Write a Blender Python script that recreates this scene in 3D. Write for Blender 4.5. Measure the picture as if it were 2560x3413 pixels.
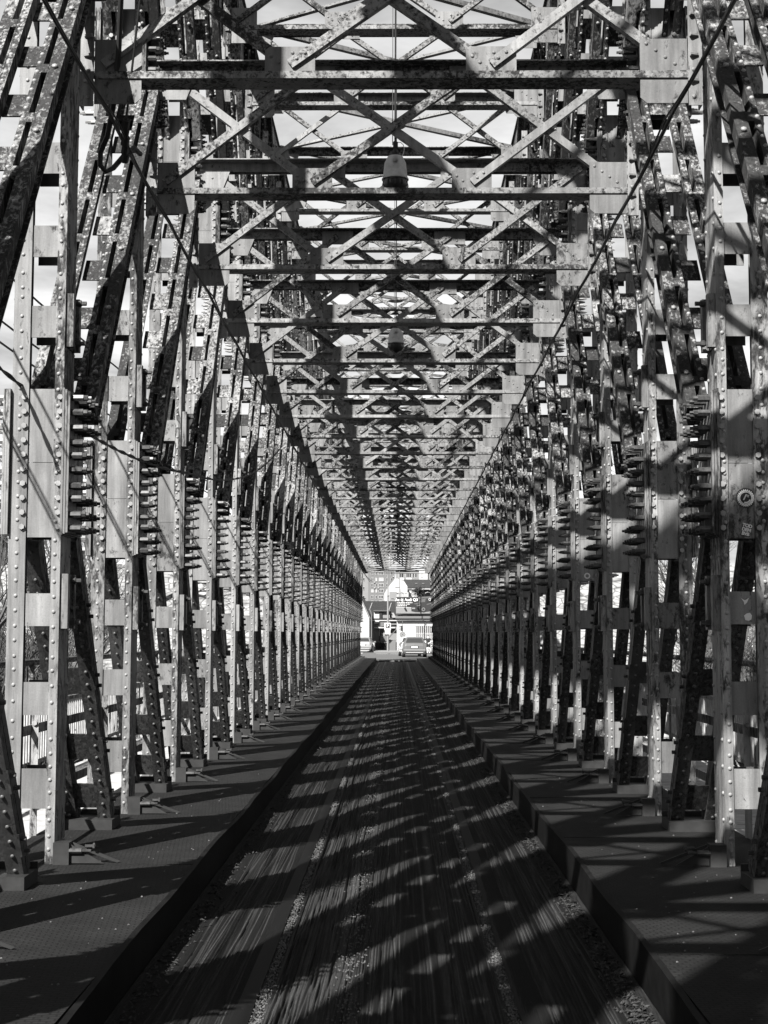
import bpy, bmesh, math, random
import numpy as np
from mathutils import Vector, Matrix
R = math.radians
random.seed(7); rng = np.random.default_rng(7)
scn = bpy.context.scene
COL = scn.collection
for o in list(bpy.data.objects): bpy.data.objects.remove(o)

# ------------------------------------------------------------------ camera
cam_d = bpy.data.cameras.new('camera'); cam = bpy.data.objects.new('camera', cam_d); COL.objects.link(cam)
cam_d.sensor_fit = 'VERTICAL'; cam_d.sensor_height = 36.0; cam_d.sensor_width = 27.0
cam_d.lens = 50.5; cam_d.clip_start = 0.1; cam_d.clip_end = 6000
CAMX, CAMZ = 0.06, 2.0
cam.matrix_world = (Matrix.Translation((CAMX, 0, CAMZ)) @ Matrix.Rotation(R(0.54), 4, 'Z')
                    @ Matrix.Rotation(R(90 + 4.82), 4, 'X') @ Matrix.Rotation(R(0.12), 4, 'Z'))
scn.camera = cam

# ------------------------------------------------------------------ sun, sky, exposure
SUN_DIR = Vector((0.53, 0.97, -1.0)).normalized()          # direction the light travels
elev = math.asin(-SUN_DIR.z); azim = math.atan2(-SUN_DIR.x, -SUN_DIR.y)   # clockwise from +Y
sd = bpy.data.lights.new('sun', 'SUN'); sd.energy = 5.0; sd.angle = R(0.53); sd.color = (1.0, 0.985, 0.96)
sun = bpy.data.objects.new('sun', sd); COL.objects.link(sun)
sun.rotation_euler = SUN_DIR.to_track_quat('-Z', 'Y').to_euler(); sun.location = (-20, -30, 60)
world = bpy.data.worlds.new('World'); scn.world = world; world.use_nodes = True
wn = world.node_tree.nodes; wl = world.node_tree.links; wn.clear()
def wnode(t, **k):
    n = wn.new(t)
    for a, b in k.items(): setattr(n, a, b)
    return n
sky = wnode('ShaderNodeTexSky', sky_type='NISHITA', sun_disc=False, sun_elevation=elev, sun_rotation=azim,
            air_density=1.0, dust_density=1.0, ozone_density=1.0)
bw = wnode('ShaderNodeRGBToBW'); wl.new(sky.outputs[0], bw.inputs[0])
tc = wnode('ShaderNodeTexCoord'); sep = wnode('ShaderNodeSeparateXYZ'); wl.new(tc.outputs['Generated'], sep.inputs[0])
def wmath(op, a, b=None):
    n = wnode('ShaderNodeMath', operation=op)
    for i, v in enumerate((a, b)):
        if v is None: continue
        if isinstance(v, (int, float)): n.inputs[i].default_value = v
        else: wl.new(v, n.inputs[i])
    return n.outputs[0]
zc = wmath('MAXIMUM', sep.outputs[2], 0.0); zc = wmath('ADD', zc, 0.12)
cmb = wnode('ShaderNodeCombineXYZ')
wl.new(wmath('DIVIDE', sep.outputs[0], zc), cmb.inputs[0]); wl.new(wmath('DIVIDE', sep.outputs[1], zc), cmb.inputs[1])
cn = wnode('ShaderNodeTexNoise'); cn.inputs['Scale'].default_value = 1.35; cn.inputs['Detail'].default_value = 7
cn.inputs['Roughness'].default_value = 0.58; cn.inputs['Distortion'].default_value = 0.25
wl.new(cmb.outputs[0], cn.inputs['Vector'])
cr = wnode('ShaderNodeValToRGB'); cr.color_ramp.elements[0].position = 0.30; cr.color_ramp.elements[1].position = 0.60
wl.new(cn.outputs[0], cr.inputs[0])
SKY_STRENGTH = 0.05
cl = wmath('MULTIPLY', cr.outputs[0], 3.6)                    # cloud brightness added over the sky
tot = wmath('ADD', wmath('MULTIPLY', bw.outputs[0], 0.42), cl)
bg = wnode('ShaderNodeBackground'); bg.inputs[1].default_value = SKY_STRENGTH
wl.new(tot, bg.inputs[0]); wo = wnode('ShaderNodeOutputWorld'); wl.new(bg.outputs[0], wo.inputs[0])
vs = scn.view_settings; vs.view_transform = 'Standard'; vs.look = 'None'; vs.exposure = 2.1; vs.gamma = 1.0; vs.use_curve_mapping = False
scn.render.engine = 'CYCLES'
scn.cycles.max_bounces = 4; scn.cycles.diffuse_bounces = 1; scn.cycles.glossy_bounces = 2
scn.render.resolution_x = 768; scn.render.resolution_y = 1024

# ------------------------------------------------------------------ materials
class NT:
    def __init__(s, name):
        s.m = bpy.data.materials.new(name); s.m.use_nodes = True
        s.n = s.m.node_tree.nodes; s.l = s.m.node_tree.links; s.b = s.n['Principled BSDF']
    def new(s, t, **k):
        n = s.n.new(t)
        for a, b in k.items(): setattr(n, a, b)
        return n
    def put(s, v, sock):
        if isinstance(v, (int, float)): sock.default_value = v
        else: s.l.new(v, sock)
    def math(s, op, a, b=None, c=None):
        n = s.new('ShaderNodeMath', operation=op)
        for i, v in enumerate((a, b, c)):
            if v is not None: s.put(v, n.inputs[i])
        return n.outputs[0]
    def pos(s, scale=(1, 1, 1)):
        g = s.new('ShaderNodeNewGeometry'); mp = s.new('ShaderNodeMapping'); mp.inputs['Scale'].default_value = scale
        s.l.new(g.outputs['Position'], mp.inputs[0]); return mp.outputs[0]
    def noise(s, vec, scale, detail=4, rough=0.55, dist=0.0):
        n = s.new('ShaderNodeTexNoise'); n.inputs['Scale'].default_value = scale; n.inputs['Detail'].default_value = detail
        n.inputs['Roughness'].default_value = rough; n.inputs['Distortion'].default_value = dist
        s.l.new(vec, n.inputs['Vector']); return n.outputs[0]
    def ramp(s, v, a, b, lo=0.0, hi=1.0):
        n = s.new('ShaderNodeMapRange'); n.inputs[1].default_value = a; n.inputs[2].default_value = b
        n.inputs[3].default_value = lo; n.inputs[4].default_value = hi; s.put(v, n.inputs[0]); return n.outputs[0]
    def mix(s, f, a, b):
        n = s.new('ShaderNodeMix', data_type='FLOAT'); s.put(f, n.inputs[0]); s.put(a, n.inputs[2]); s.put(b, n.inputs[3]); return n.outputs[0]
    def bump(s, h, strength=0.3, dist=0.01):
        n = s.new('ShaderNodeBump'); n.inputs['Strength'].default_value = strength; n.inputs['Distance'].default_value = dist
        s.l.new(h, n.inputs['Height']); s.l.new(n.outputs[0], s.b.inputs['Normal'])
    def done(s, val, rough=0.6, metal=0.0, spec=0.25):
        c = s.b.inputs['Base Color']
        if isinstance(val, (int, float)): c.default_value = (val, val, val, 1)
        else:
            k = s.new('ShaderNodeCombineColor'); 
            for i in range(3): s.l.new(val, k.inputs[i])
            s.l.new(k.outputs[0], c)
        s.put(rough, s.b.inputs['Roughness']); s.b.inputs['Metallic'].default_value = metal; s.b.inputs['Specular IOR Level'].default_value = spec
        return s.m

def paint(name, base, rust_lo, rust_hi, patch=9.0, rustval=0.014, stretch=0.45, streak=(0.55, 1.2)):
    t = NT(name); p = t.pos(); pv = t.pos((11, 11, 0.8))
    n1 = t.noise(t.pos((1, 1, stretch)), patch, 8, 0.72, 0.35)
    big = t.noise(p, 0.9, 3)
    st = t.noise(pv, 1.0, 6, 0.65)
    v = t.math('ADD', n1, t.math('MULTIPLY', t.math('SUBTRACT', big, 0.5), 0.5))
    v = t.math('ADD', v, t.math('MULTIPLY', t.math('SUBTRACT', st, 0.5), 0.25))
    oi = t.new('ShaderNodeObjectInfo'); rnd = oi.outputs['Random']
    v = t.math('ADD', v, t.math('MULTIPLY', t.math('SUBTRACT', rnd, 0.5), 0.13))
    r = t.ramp(v, rust_lo, rust_hi)
    fine = t.noise(p, 75, 5, 0.75)
    b = t.math('MULTIPLY', t.ramp(st, 0.3, 0.72, *streak), base)
    b = t.math('MULTIPLY', b, t.ramp(t.math('FRACT', t.math('MULTIPLY', rnd, 7.31)), 0, 1, 0.78, 1.15))
    b = t.math('MULTIPLY', b, t.ramp(t.noise(p, 3.2, 5, 0.6), 0.3, 0.7, 0.78, 1.12))
    b = t.math('MULTIPLY', b, t.ramp(fine, 0.3, 0.7, 0.82, 1.08))
    rv = t.math('MULTIPLY', t.ramp(t.noise(p, 40, 4, 0.7), 0.35, 0.68, 0.4, 2.6), rustval)
    t.bump(t.math('ADD', t.math('MULTIPLY', r, -1.0), t.math('MULTIPLY', fine, 0.5)), 0.4, 0.004)
    return t.done(t.mix(r, b, rv), t.mix(r, 0.5, 0.9))
M_POST = paint('pale_steel_paint', 0.16, 0.52, 0.64, 18.0, 0.012, 0.3, (0.22, 1.3))
M_PLATE = paint('pale_plate_paint', 0.12, 0.59, 0.70, 14.0, 0.012, 0.6, (0.45, 1.2))
M_RUST = paint('peeling_rusty_paint', 0.18, 0.36, 0.50, 32.0, 0.008, 0.3)
M_LATT = paint('weathered_lattice_paint', 0.155, 0.46, 0.60, 22.0, 0.008, 1.0, (0.5, 1.25))
M_TAR = paint('shade_darkened_brace_paint', 0.05, 0.42, 0.58, 26.0, 0.008, 0.5, (0.5, 1.3))  # rusty paint; shade of the lower diagonals is put into its darker base
def simple(name, v, rough=0.6, metal=0.0, var=0.25, sc=12.0, spec=0.25):
    t = NT(name); n = t.noise(t.pos(), sc, 5, 0.6)
    return t.done(t.math('MULTIPLY', t.ramp(n, 0.3, 0.7, 1 - var, 1 + var), v), rough, metal, spec)
M_BOLT = simple('dark_bolt_steel', 0.038, 0.4, 0.3, 0.5, 30)
M_RIVET = simple('rivet_paint', 0.135, 0.45, 0.0, 0.25, 14)
M_RIVET_SHADE = simple('shade_darkened_rivets', 0.045, 0.5, 0, 0.3, 12)  # rivets darkened to go with the shade painted into the lower diagonals
M_EDGE = paint('scraped_plate_edge', 0.12, 0.46, 0.58, 22.0, 0.01, 0.2)
M_DARK = simple('blackened_steel', 0.011, 0.6, 0.0, 0.4, 9)
M_CABLE = simple('black_cable', 0.012, 0.6)
M_KERB = simple('dark_kerb_steel', 0.0035, 0.65, 0.0, 0.5, 5, 0.05)
M_RAIL = simple('worn_rail_steel', 0.004, 0.6, 0.0, 0.2, 20, 0.05)
M_STONE = simple('pale_gravel', 0.05, 0.9, 0.0, 0.7, 45)
M_DEBRIS = simple('dry_debris', 0.016, 0.95, 0.0, 0.7, 30)
M_PLANK = simple('bleached_planks', 0.2, 0.9, 0.0, 0.3, 5)
M_PICKET = simple('pale_picket_paint', 0.2, 0.6, 0.0, 0.3, 9)
M_LAMP = simple('galvanised_lamp_shell', 0.3, 0.4, 0.15, 0.2, 14)
M_WHITE = simple('white_render', 0.24, 0.85, 0, 0.04, 0.8)
M_PALE = simple('pale_render', 0.115, 0.85, 0, 0.05, 0.6)
M_GREY = simple('grey_render', 0.08, 0.85, 0, 0.06, 0.4)
M_MID = simple('mid_grey', 0.05, 0.8, 0, 0.08, 0.7)
M_ROOF = simple('dark_roof_tiles', 0.015, 0.85, 0, 0.25, 2.5)
M_BLACK = simple('black_paint', 0.012, 0.5, 0, 0.1)
M_GLASS = NT('dark_window_glass').done(0.02, 0.08)
M_GLASSL = NT('curtained_glass').done(0.2, 0.2)
M_BRANCH = simple('bare_twigs', 0.035, 0.9, 0, 0.4, 3)
M_LEAF = simple('dark_foliage', 0.025, 0.8, 0, 0.5, 2)
M_TYRE = NT('tyre_rubber').done(0.012, 0.8)
M_RIM = NT('alloy_rim').done(0.4, 0.35, 0.6)
def carpaint(name, v):
    t = NT(name); t.b.inputs['Coat Weight'].default_value = 0.5; t.b.inputs['Coat Roughness'].default_value = 0.08
    return t.done(v, 0.4, 0.1)
M_CARG = carpaint('grey_car_paint', 0.05); M_CARW = carpaint('white_car_paint', 0.25); M_CARS = carpaint('silver_car_paint', 0.11)
M_CARD = carpaint('dark_glossy_print', 0.016)
M_TAIL = NT('tail_lamp_plastic').done(0.07, 0.15)
M_SKIN = NT('skin').done(0.42, 0.6); M_HAIR = NT('dark_hair').done(0.02, 0.6)
M_CLOTHD = NT('black_cloth').done(0.012, 0.85); M_CLOTHW = NT('white_cloth').done(0.7, 0.85)
M_SIGNW = NT('white_sign').done(0.4, 0.5); M_SIGNG = NT('grey_sign').done(0.12, 0.5)

# ------------------------------------------------------------------ mesh helpers
class MB:
    def __init__(s): s.v = []; s.f = []
    def add(s, vs, fs):
        b = len(s.v); s.v += [tuple(v) for v in vs]; s.f += [tuple(i + b for i in f) for f in fs]; return s
    def box(s, x0, x1, y0, y1, z0, z1):
        return s.add([(x0,y0,z0),(x1,y0,z0),(x1,y1,z0),(x0,y1,z0),(x0,y0,z1),(x1,y0,z1),(x1,y1,z1),(x0,y1,z1)],
                     [(0,3,2,1),(4,5,6,7),(0,1,5,4),(1,2,6,5),(2,3,7,6),(3,0,4,7)])
    def obox(s, o, a, b, c):          # oriented box: origin corner + three edge vectors
        o, a, b, c = map(Vector, (o, a, b, c))
        vs = [o, o+a, o+a+b, o+b, o+c, o+a+c, o+a+b+c, o+b+c]
        fs = [(0,3,2,1),(4,5,6,7),(0,1,5,4),(1,2,6,5),(2,3,7,6),(3,0,4,7)]
        if a.cross(b).dot(c) < 0: fs = [f[::-1] for f in fs]
        return s.add(vs, fs)
    def prism(s, pts, d):             # polygon pts extruded by vector d
        n = len(pts); d = Vector(d); P = [Vector(p) for p in pts]
        nv = (P[1]-P[0]).cross(P[2]-P[1])
        fs = [tuple(range(n))[::-1], tuple(range(n, 2*n))] + [(i, (i+1) % n, n+(i+1) % n, n+i) for i in range(n)]
        if nv.dot(d) < 0: fs = [f[::-1] for f in fs]
        return s.add(P + [p + d for p in P], fs)
    def cyl(s, p0, p1, r0, r1=None, n=6, cap=True, ph=0.0):
        p0, p1 = Vector(p0), Vector(p1); r1 = r0 if r1 is None else r1
        d = (p1 - p0).normalized(); a = d.orthogonal().normalized(); 
        if abs(d.z) < 0.99: a = (Vector((0,0,1)) - d * d.z).normalized()
        b = d.cross(a); vs = []
        for p, r in ((p0, r0), (p1, r1)):
            for i in range(n):
                t = ph + 2 * math.pi * i / n; vs.append(p + a * (r * math.cos(t)) + b * (r * math.sin(t)))
        fs = [(i, (i+1) % n, n+(i+1) % n, n+i) for i in range(n)]
        if cap: fs += [tuple(range(n))[::-1], tuple(range(n, 2*n))]
        return s.add(vs, fs)
    def tube(s, pts, r, n=5, r_end=None):
        P = [Vector(p) for p in pts]; m = len(P); vs = []; fs = []
        a = None
        for i, p in enumerate(P):
            d = (P[min(i+1, m-1)] - P[max(i-1, 0)]).normalized()
            if a is None: a = d.orthogonal().normalized()
            else: a = (a - d * a.dot(d)).normalized()
            b = d.cross(a); rr = r if r_end is None else r + (r_end - r) * i / (m - 1)
            for k in range(n):
                t = 2 * math.pi * k / n; vs.append(p + a * (rr * math.cos(t)) + b * (rr * math.sin(t)))
        for i in range(m - 1):
            for k in range(n): fs.append((i*n+k, i*n+(k+1) % n, (i+1)*n+(k+1) % n, (i+1)*n+k))
        fs += [tuple(range(n))[::-1], tuple(range((m-1)*n, m*n))]
        return s.add(vs, fs)
    def dome(s, p, d, r, h=None, n=7):
        p, d = Vector(p), Vector(d).normalized(); h = r * 0.62 if h is None else h
        a = d.orthogonal().normalized(); b = d.cross(a); vs = []
        for rr, hh in ((1.0, 0.0), (0.86, 0.55), (0.45, 0.92)):
            for i in range(n):
                t = 2 * math.pi * i / n; vs.append(p + a * (r*rr*math.cos(t)) + b * (r*rr*math.sin(t)) + d * (h*hh))
        vs.append(p + d * h); fs = []
        for k in range(2):
            for i in range(n): fs.append((k*n+i, k*n+(i+1) % n, (k+1)*n+(i+1) % n, (k+1)*n+i))
        fs += [(2*n+i, 2*n+(i+1) % n, 3*n) for i in range(n)]
        return s.add(vs, fs)
    def hexbolt(s, p, d, L=0.152, k=1.0):     # long sleeve nut, washer nut and thread
        p, d = Vector(p), Vector(d).normalized(); ph = random.random()
        s.cyl(p, p + d*0.092*k, 0.027*k, n=6, ph=ph)
        s.cyl(p + d*0.092*k, p + d*0.126*k, 0.022*k, n=6, ph=ph+.5)
        s.cyl(p + d*0.126*k, p + d*(L)*k, 0.0135*k, n=5)
        return s
    def mesh(s, name, mat, smooth=False):
        me = bpy.data.meshes.new(name); me.from_pydata(s.v, [], s.f)
        if mat is not None: me.materials.append(mat)
        if smooth: me.polygons.foreach_set('use_smooth', [True] * len(me.polygons))
        me.update(); return me
    def build(s, name, mat, parent=None, smooth=False): return put(name, s.mesh(name, mat, smooth), parent)

def put(name, me, parent=None, loc=(0, 0, 0), scale=None, kind=None):
    o = bpy.data.objects.new(name, me); COL.objects.link(o); o.parent = parent; o.location = loc
    if scale: o.scale = scale
    if kind: o['kind'] = kind
    return o
def tag(o, label, cat, group=None):
    o['label'] = label; o['category'] = cat
    if group: o['group'] = group
    return o
def thing(name, label, cat, loc=(0, 0, 0), rotz=0.0, group=None):
    o = bpy.data.objects.new(name, None); COL.objects.link(o); o.empty_display_size = 0.2
    o.location = loc; o.rotation_euler = (0, 0, rotz); return tag(o, label, cat, group)
def struct(name, me_or_mb, mat=None):
    o = me_or_mb.build(name, mat) if isinstance(me_or_mb, MB) else put(name, me_or_mb)
    o['kind'] = 'structure'; return o
def text_mesh(s, size, bold=0.0, spacing=1.0):
    cu = bpy.data.curves.new('lettering', 'FONT'); cu.body = s; cu.size = size; cu.offset = bold; cu.space_character = spacing
    cu.align_x = 'CENTER'; cu.align_y = 'CENTER'; cu.resolution_u = 4; cu.extrude = 0.002
    o = bpy.data.objects.new('lettering', cu); COL.objects.link(o); bpy.context.view_layer.update()
    me = bpy.data.meshes.new_from_object(o.evaluated_get(bpy.context.evaluated_depsgraph_get()))
    bpy.data.objects.remove(o); bpy.data.curves.remove(cu); me.materials.clear(); return me

# ------------------------------------------------------------------ dimensions
B, Y0 = 3.0, 11.0
KMIN, KMAX = -4, 30
Yk = lambda k: Y0 + B * k
YEND = Yk(KMAX) + 0.6
WZ = 0.26                                   # walkway level above the road
ROADX = 1.43

# ------------------------------------------------------------------ setting: road, rails, kerbs, walkways, land
ys = [3.0]
while ys[-1] < YEND: ys.append(ys[-1] * 1.012)
ys = np.array(ys); ys[-1] = YEND
xs = np.linspace(-ROADX + 0.005, ROADX - 0.005, 760)
XX, YY = np.meshgrid(xs, ys)
H = np.zeros_like(XX); G = np.zeros_like(XX)
def smooth_noise(n, period):
    m = int(n / period) + 3; c = rng.random(m); t = np.arange(n) / period; i = t.astype(int); f = t - i; f = f*f*(3-2*f)
    return c[i] * (1-f) + c[i+1] * f
yw = np.arange(0, 110, 0.25)
for _ in range(260):                         # wandering ruts worn along the carriageway
    zone = random.random()
    if zone < 0.42: x0 = random.uniform(-0.68, -0.10)
    elif zone < 0.58: x0 = random.uniform(0.1, 0.66)
    elif zone < 0.70: x0 = random.uniform(-0.1, 0.1)
    elif zone < 0.88: x0 = random.uniform(0.86, 1.3)
    else: x0 = random.uniform(-1.25, -0.86)
    wob = np.interp(ys, yw, (smooth_noise(len(yw), 9) - .5) * 0.045 + (smooth_noise(len(yw), 3) - .5) * 0.012)
    amp = np.clip(np.interp(ys, yw, smooth_noise(len(yw), random.choice((8, 18, 36)))) * 2.4 - 0.55, 0, 1)
    w = random.uniform(0.0035, 0.0065)
    d = np.exp(-((XX - x0 - wob[:, None]) / w) ** 2) * amp[:, None]
    H -= 0.009 * d; G = np.maximum(G, d * random.uniform(0.35, 1.0))
for x0, w in ((-0.68, 0.045), (0.68, 0.045), (-0.27, 0.06), (-0.16, 0.035), (0.33, 0.03)):    # gravelly strips
    wob = np.interp(ys, yw, (smooth_noise(len(yw), 12) - .5) * 0.03)
    amp = np.clip(np.interp(ys, yw, smooth_noise(len(yw), 9)) * 1.8 - 0.2, 0, 1)
    if abs(x0) > .6: amp = np.maximum(amp, .9)
    d = np.exp(-((XX - x0 - wob[:, None]) / w) ** 4) * amp[:, None]
    G = np.maximum(G, d * (0.5 + 0.5 * rng.random(XX.shape))); H -= d * 0.012 + d * rng.normal(0, 0.003, XX.shape)
for _ in range(60):                          # patches of newer asphalt, slightly raised
    x0 = random.uniform(-1.2, 1.1); y0 = 5 + 60 * random.random() ** 1.6; wx = random.uniform(.1, .35); wy = random.uniform(.3, 2.2)
    H += 0.006 * np.clip(1.4 - (((XX - x0) / wx) ** 4 + ((YY - y0) / wy) ** 4), 0, 1)
H += rng.normal(0, 0.0012, XX.shape)
edge = np.clip((np.abs(XX) - 1.22) / 0.2, 0, 1); H += 0.03 * edge ** 2; G = np.maximum(G, edge * 0.35 * rng.random(XX.shape))
ny, nx = XX.shape
idx = np.arange(ny * nx).reshape(ny, nx)
quads = np.stack([idx[:-1, :-1], idx[:-1, 1:], idx[1:, 1:], idx[1:, :-1]], -1).reshape(-1, 4)
me = bpy.data.meshes.new('road'); me.vertices.add(ny * nx)
me.vertices.foreach_set('co', np.stack([XX, YY, H], -1).astype(np.float32).ravel())
me.loops.add(quads.size); me.loops.foreach_set('vertex_index', quads.ravel().astype(np.int32))
me.polygons.add(len(quads)); me.polygons.foreach_set('loop_start', np.arange(0, quads.size, 4, dtype=np.int32))
me.update(calc_edges=True)
at = me.attributes.new('dust', 'FLOAT', 'POINT'); at.data.foreach_set('value', G.astype(np.float32).ravel())
t = NT('rutted_asphalt')
a = t.new('ShaderNodeAttribute', attribute_name='dust'); p = t.pos((60, 0.5, 1)); q = t.pos()
s1 = t.noise(p, 1.6, 5, 0.6); s2 = t.noise(q, 70, 4, 0.7); s3 = t.noise(q, 0.9, 4)
bv = t.math('MULTIPLY', t.ramp(s1, 0.3, 0.7, 0.85, 1.25), 0.0034)
bv = t.math('MULTIPLY', bv, t.ramp(s3, 0.3, 0.7, 0.75, 1.3))
dv = t.math('MULTIPLY', t.ramp(s2, 0.3, 0.75, 0.55, 1.5), 0.034)
val = t.math('MULTIPLY', t.mix(a.outputs['Fac'], bv, dv), t.ramp(s2, 0.25, 0.8, 0.8, 1.25))
t.bump(s2, 0.5, 0.006); me.materials.append(t.done(val, 0.85, 0, 0.06))
struct('road', me)

for s in (-1, 1):
    m = MB()
    n = 200
    prev = None
    rail = thing('tram_rail', ('left' if s < 0 else 'right') + ' worn dark rail sunk in the rutted roadway', 'rail', (0, 0, 0))
    def strip(mb, xa, xb, za, zb):
        mb.box(xa, xb, 3.0, YEND, za, zb)
    hd = MB(); xa = s * 0.75
    hd.box(xa - 0.046, xa + 0.046, 3.0, YEND, -0.05, 0.010)
    hd.build('rail_head', M_RAIL, rail)
    ck = MB(); xb = s * 0.625; ck.box(xb - 0.008, xb + 0.008, 3.0, YEND, -0.05, 0.006); ck.build('check_strip', M_RAIL, rail)

# kerbs: upright steel plates with a bent top lip
for s in (-1, 1):
    m = MB(); n = 120; vs = []; fs = []
    yy = [2.0 + (YEND - 2.0) * (i / n) ** 1.6 for i in range(n + 1)]
    for i, y in enumerate(yy):
        w = 0.012 * math.sin(y * 1.7) + 0.010 * math.sin(y * 0.61 + 1) + random.uniform(-.004, .004)
        for dx, z in ((0, -0.03), (w * .5, 0.13), (w, WZ + 0.006), (0.035 + w, WZ + 0.010), (0.035, -0.03)):
            vs.append((s * (ROADX + dx), y, z))
    for i in range(n):
        for k in range(4):
            f = (i*5+k, (i+1)*5+k, (i+1)*5+k+1, i*5+k+1); fs.append(f if s > 0 else f[::-1])
    m.add(vs, fs); struct('kerb', m, M_KERB)

t = NT('chequer_plate'); q = t.pos(); mp = t.new('ShaderNodeMapping'); mp.inputs['Rotation'].default_value = (0, 0, R(-7)); t.l.new(q, mp.inputs[0])
br = t.new('ShaderNodeTexBrick'); br.inputs['Scale'].default_value = 1.0; br.inputs['Mortar Size'].default_value = 0.0055
br.inputs['Brick Width'].default_value = 0.066; br.inputs['Row Height'].default_value = 0.036; br.inputs['Mortar Smooth'].default_value = 0.3
br.inputs['Color1'].default_value = (1, 1, 1, 1); br.inputs['Color2'].default_value = (.8, .8, .8, 1); br.inputs['Mortar'].default_value = (0, 0, 0, 1)
t.l.new(mp.outputs[0], br.inputs['Vector'])
bwn = t.new('ShaderNodeRGBToBW'); t.l.new(br.outputs[0], bwn.inputs[0])
n1 = t.noise(q, 2.2, 5); n2 = t.noise(q, 55, 3)
v = t.math('MULTIPLY', t.ramp(bwn.outputs[0], 0, 1, 0.55, 1.1), t.ramp(n1, 0.3, 0.7, 0.0075, 0.013))
v = t.math('MULTIPLY', v, t.ramp(n2, 0.3, 0.75, 0.8, 1.2)); t.bump(bwn.outputs[0], 0.6, 0.003)
M_DECK = t.done(v, 0.75, 0, 0.06)
XW0, XW1 = ROADX + 0.037, 3.06
for s in (-1, 1):
    m = MB(); m.box(min(s*XW0, s*XW1), max(s*XW0, s*XW1), -2.0, YEND, -0.05, WZ - 0.012)
    w = struct('walkway', m, M_DARK)
    pl = MB()
    pl.box(XW0, XW1, 0.003, 1.497, -0.011, 0.0); pm = pl.mesh('deck_plate', M_DECK)
    y = -1.0; i = 0
    while y < YEND - 1.4:
        o = put('deck_plate', pm, w, (0, y, WZ + random.uniform(-.001, .003)), (s, 1, 1)); y += 1.5

# loose gravel in the rail grooves and dirt along the kerb foot
def stones(n, xf, smin, smax, ymax=32):
    m = MB()
    for _ in range(n):
        y = 6.5 * (ymax / 6.5) ** random.random(); x = xf(y); r = random.uniform(smin, smax)
        c = Vector((x, y, 0.004 + r * .3)); vs = []
        for d in ((1,0,0),(-1,0,0),(0,1,0),(0,-1,0),(0,0,1),(0,0,-1)):
            vs.append(c + Vector(d) * r * random.uniform(.6, 1.3))
        m.add(vs, [(0,2,4),(2,1,4),(1,3,4),(3,0,4),(2,0,5),(1,2,5),(3,1,5),(0,3,5)])
    return m
g = stones(7000, lambda y: random.choice((-1, 1)) * random.gauss(0.668, 0.018), .003, .008)
g.add(*(lambda q: (q.v, q.f))(stones(1800, lambda y: random.gauss(-0.22, 0.05), .003, .008)))
o = g.build('gravel', M_STONE); o['kind'] = 'stuff'
g = stones(5000, lambda y: random.choice((-1, 1, 1)) * (1.40 - abs(random.gauss(0, 0.07))), .004, .012)
for _ in range(2600):                        # dry leaves and twigs
    y = 6.5 * 5 ** random.random(); x = random.choice((-1, 1, 1)) * (1.39 - abs(random.gauss(0, 0.06))); a = random.random() * 6.3
    u = Vector((math.cos(a), math.sin(a), random.uniform(-.3, .5))) * random.uniform(.008, .028); w = Vector((-u.y, u.x, random.uniform(-.01, .012))) * random.uniform(.15, .5)
    c = Vector((x, y, 0.022)); g.add([c-u, c+w+Vector((0,0,.005)), c+u, c-w], [(0, 1, 2, 3)])
o = g.build('kerb_dirt', M_DEBRIS); o['kind'] = 'stuff'
g = MB()
for _ in range(260):
    y = 6.2 * 3 ** random.random(); x = random.choice((-1, 1)) * random.uniform(1.5, 2.9); r = random.uniform(.003, .008)
    g.dome((x, y, WZ + .003), (0, 0, 1), r, r, 5)
o = g.build('grit', M_STONE); o['kind'] = 'stuff'

# land, river, street
t = NT('river_water'); t.bump(t.noise(t.pos((1, 2, 1)), 1.2, 4), 0.25, 0.05); M_WATER = t.done(0.03, 0.12)
t = NT('earth'); q = t.pos(); M_EARTH = t.done(t.math('MULTIPLY', t.ramp(t.noise(q, 0.6, 6), .3, .7, .6, 1.5), 0.06), 0.95)
t = NT('street_asphalt'); q = t.pos(); M_STREET = t.done(t.math('MULTIPLY', t.ramp(t.noise(q, 0.5, 6), .3, .7, .8, 1.25), 0.05), 0.85)
t = NT('pale_stonework'); q = t.pos((1, 1, 1.6)); vor = t.new('ShaderNodeTexVoronoi', feature='DISTANCE_TO_EDGE'); vor.inputs['Scale'].default_value = 1.7
t.l.new(q, vor.inputs['Vector']); M_BANK = t.done(t.math('MULTIPLY', t.ramp(vor.outputs[0], 0.0, 0.1, 0.25, 1.0), t.ramp(t.noise(q, 2.0, 4), .3, .7, .08, .2)), 0.9)
struct('ground', MB().add([(-3000, -1500, -5), (3000, -1500, -5), (3000, 5000, -5), (-3000, 5000, -5)], [(0, 1, 2, 3)]), M_EARTH)
struct('river', MB().add([(-1500, -600, -4.6), (1500, -600, -4.6), (1500, 64, -4.6), (-1500, 64, -4.6)], [(0, 1, 2, 3)]), M_WATER)
m = MB(); m.box(-70, 70, YEND + 0.05, 640, -5.2, 0.10); struct('street', m, M_STREET)
m = MB()
for s in (-1, 1):
    m.prism([(s*7, 66, -5.1), (s*7, 84, 6.0), (s*7, 100.5, 6.0), (s*7, 100.5, -5.1)], (s * 70, 0, 0))
struct('embankment', m, M_BANK)
m = MB()
for x0, y0, w, d in ((-3.6, 128, .35, 3.0), (-3.6, 136, .35, 3.0), (-1.9, 133, 1.1, .4), (-.6, 132.6, 1.2, .4)):
    m.box(x0, x0 + w, y0, y0 + d, 0.098, 0.104)
struct('road_marking', m, M_SIGNW)
m = MB(); m.prism([(-2.9, 142.4, .09), (.5, 142.4, .09), (.6, 149, .09), (-2.2, 149, .09)], (0, 0, .14)); struct('traffic_island', m, M_PALE)

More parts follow.
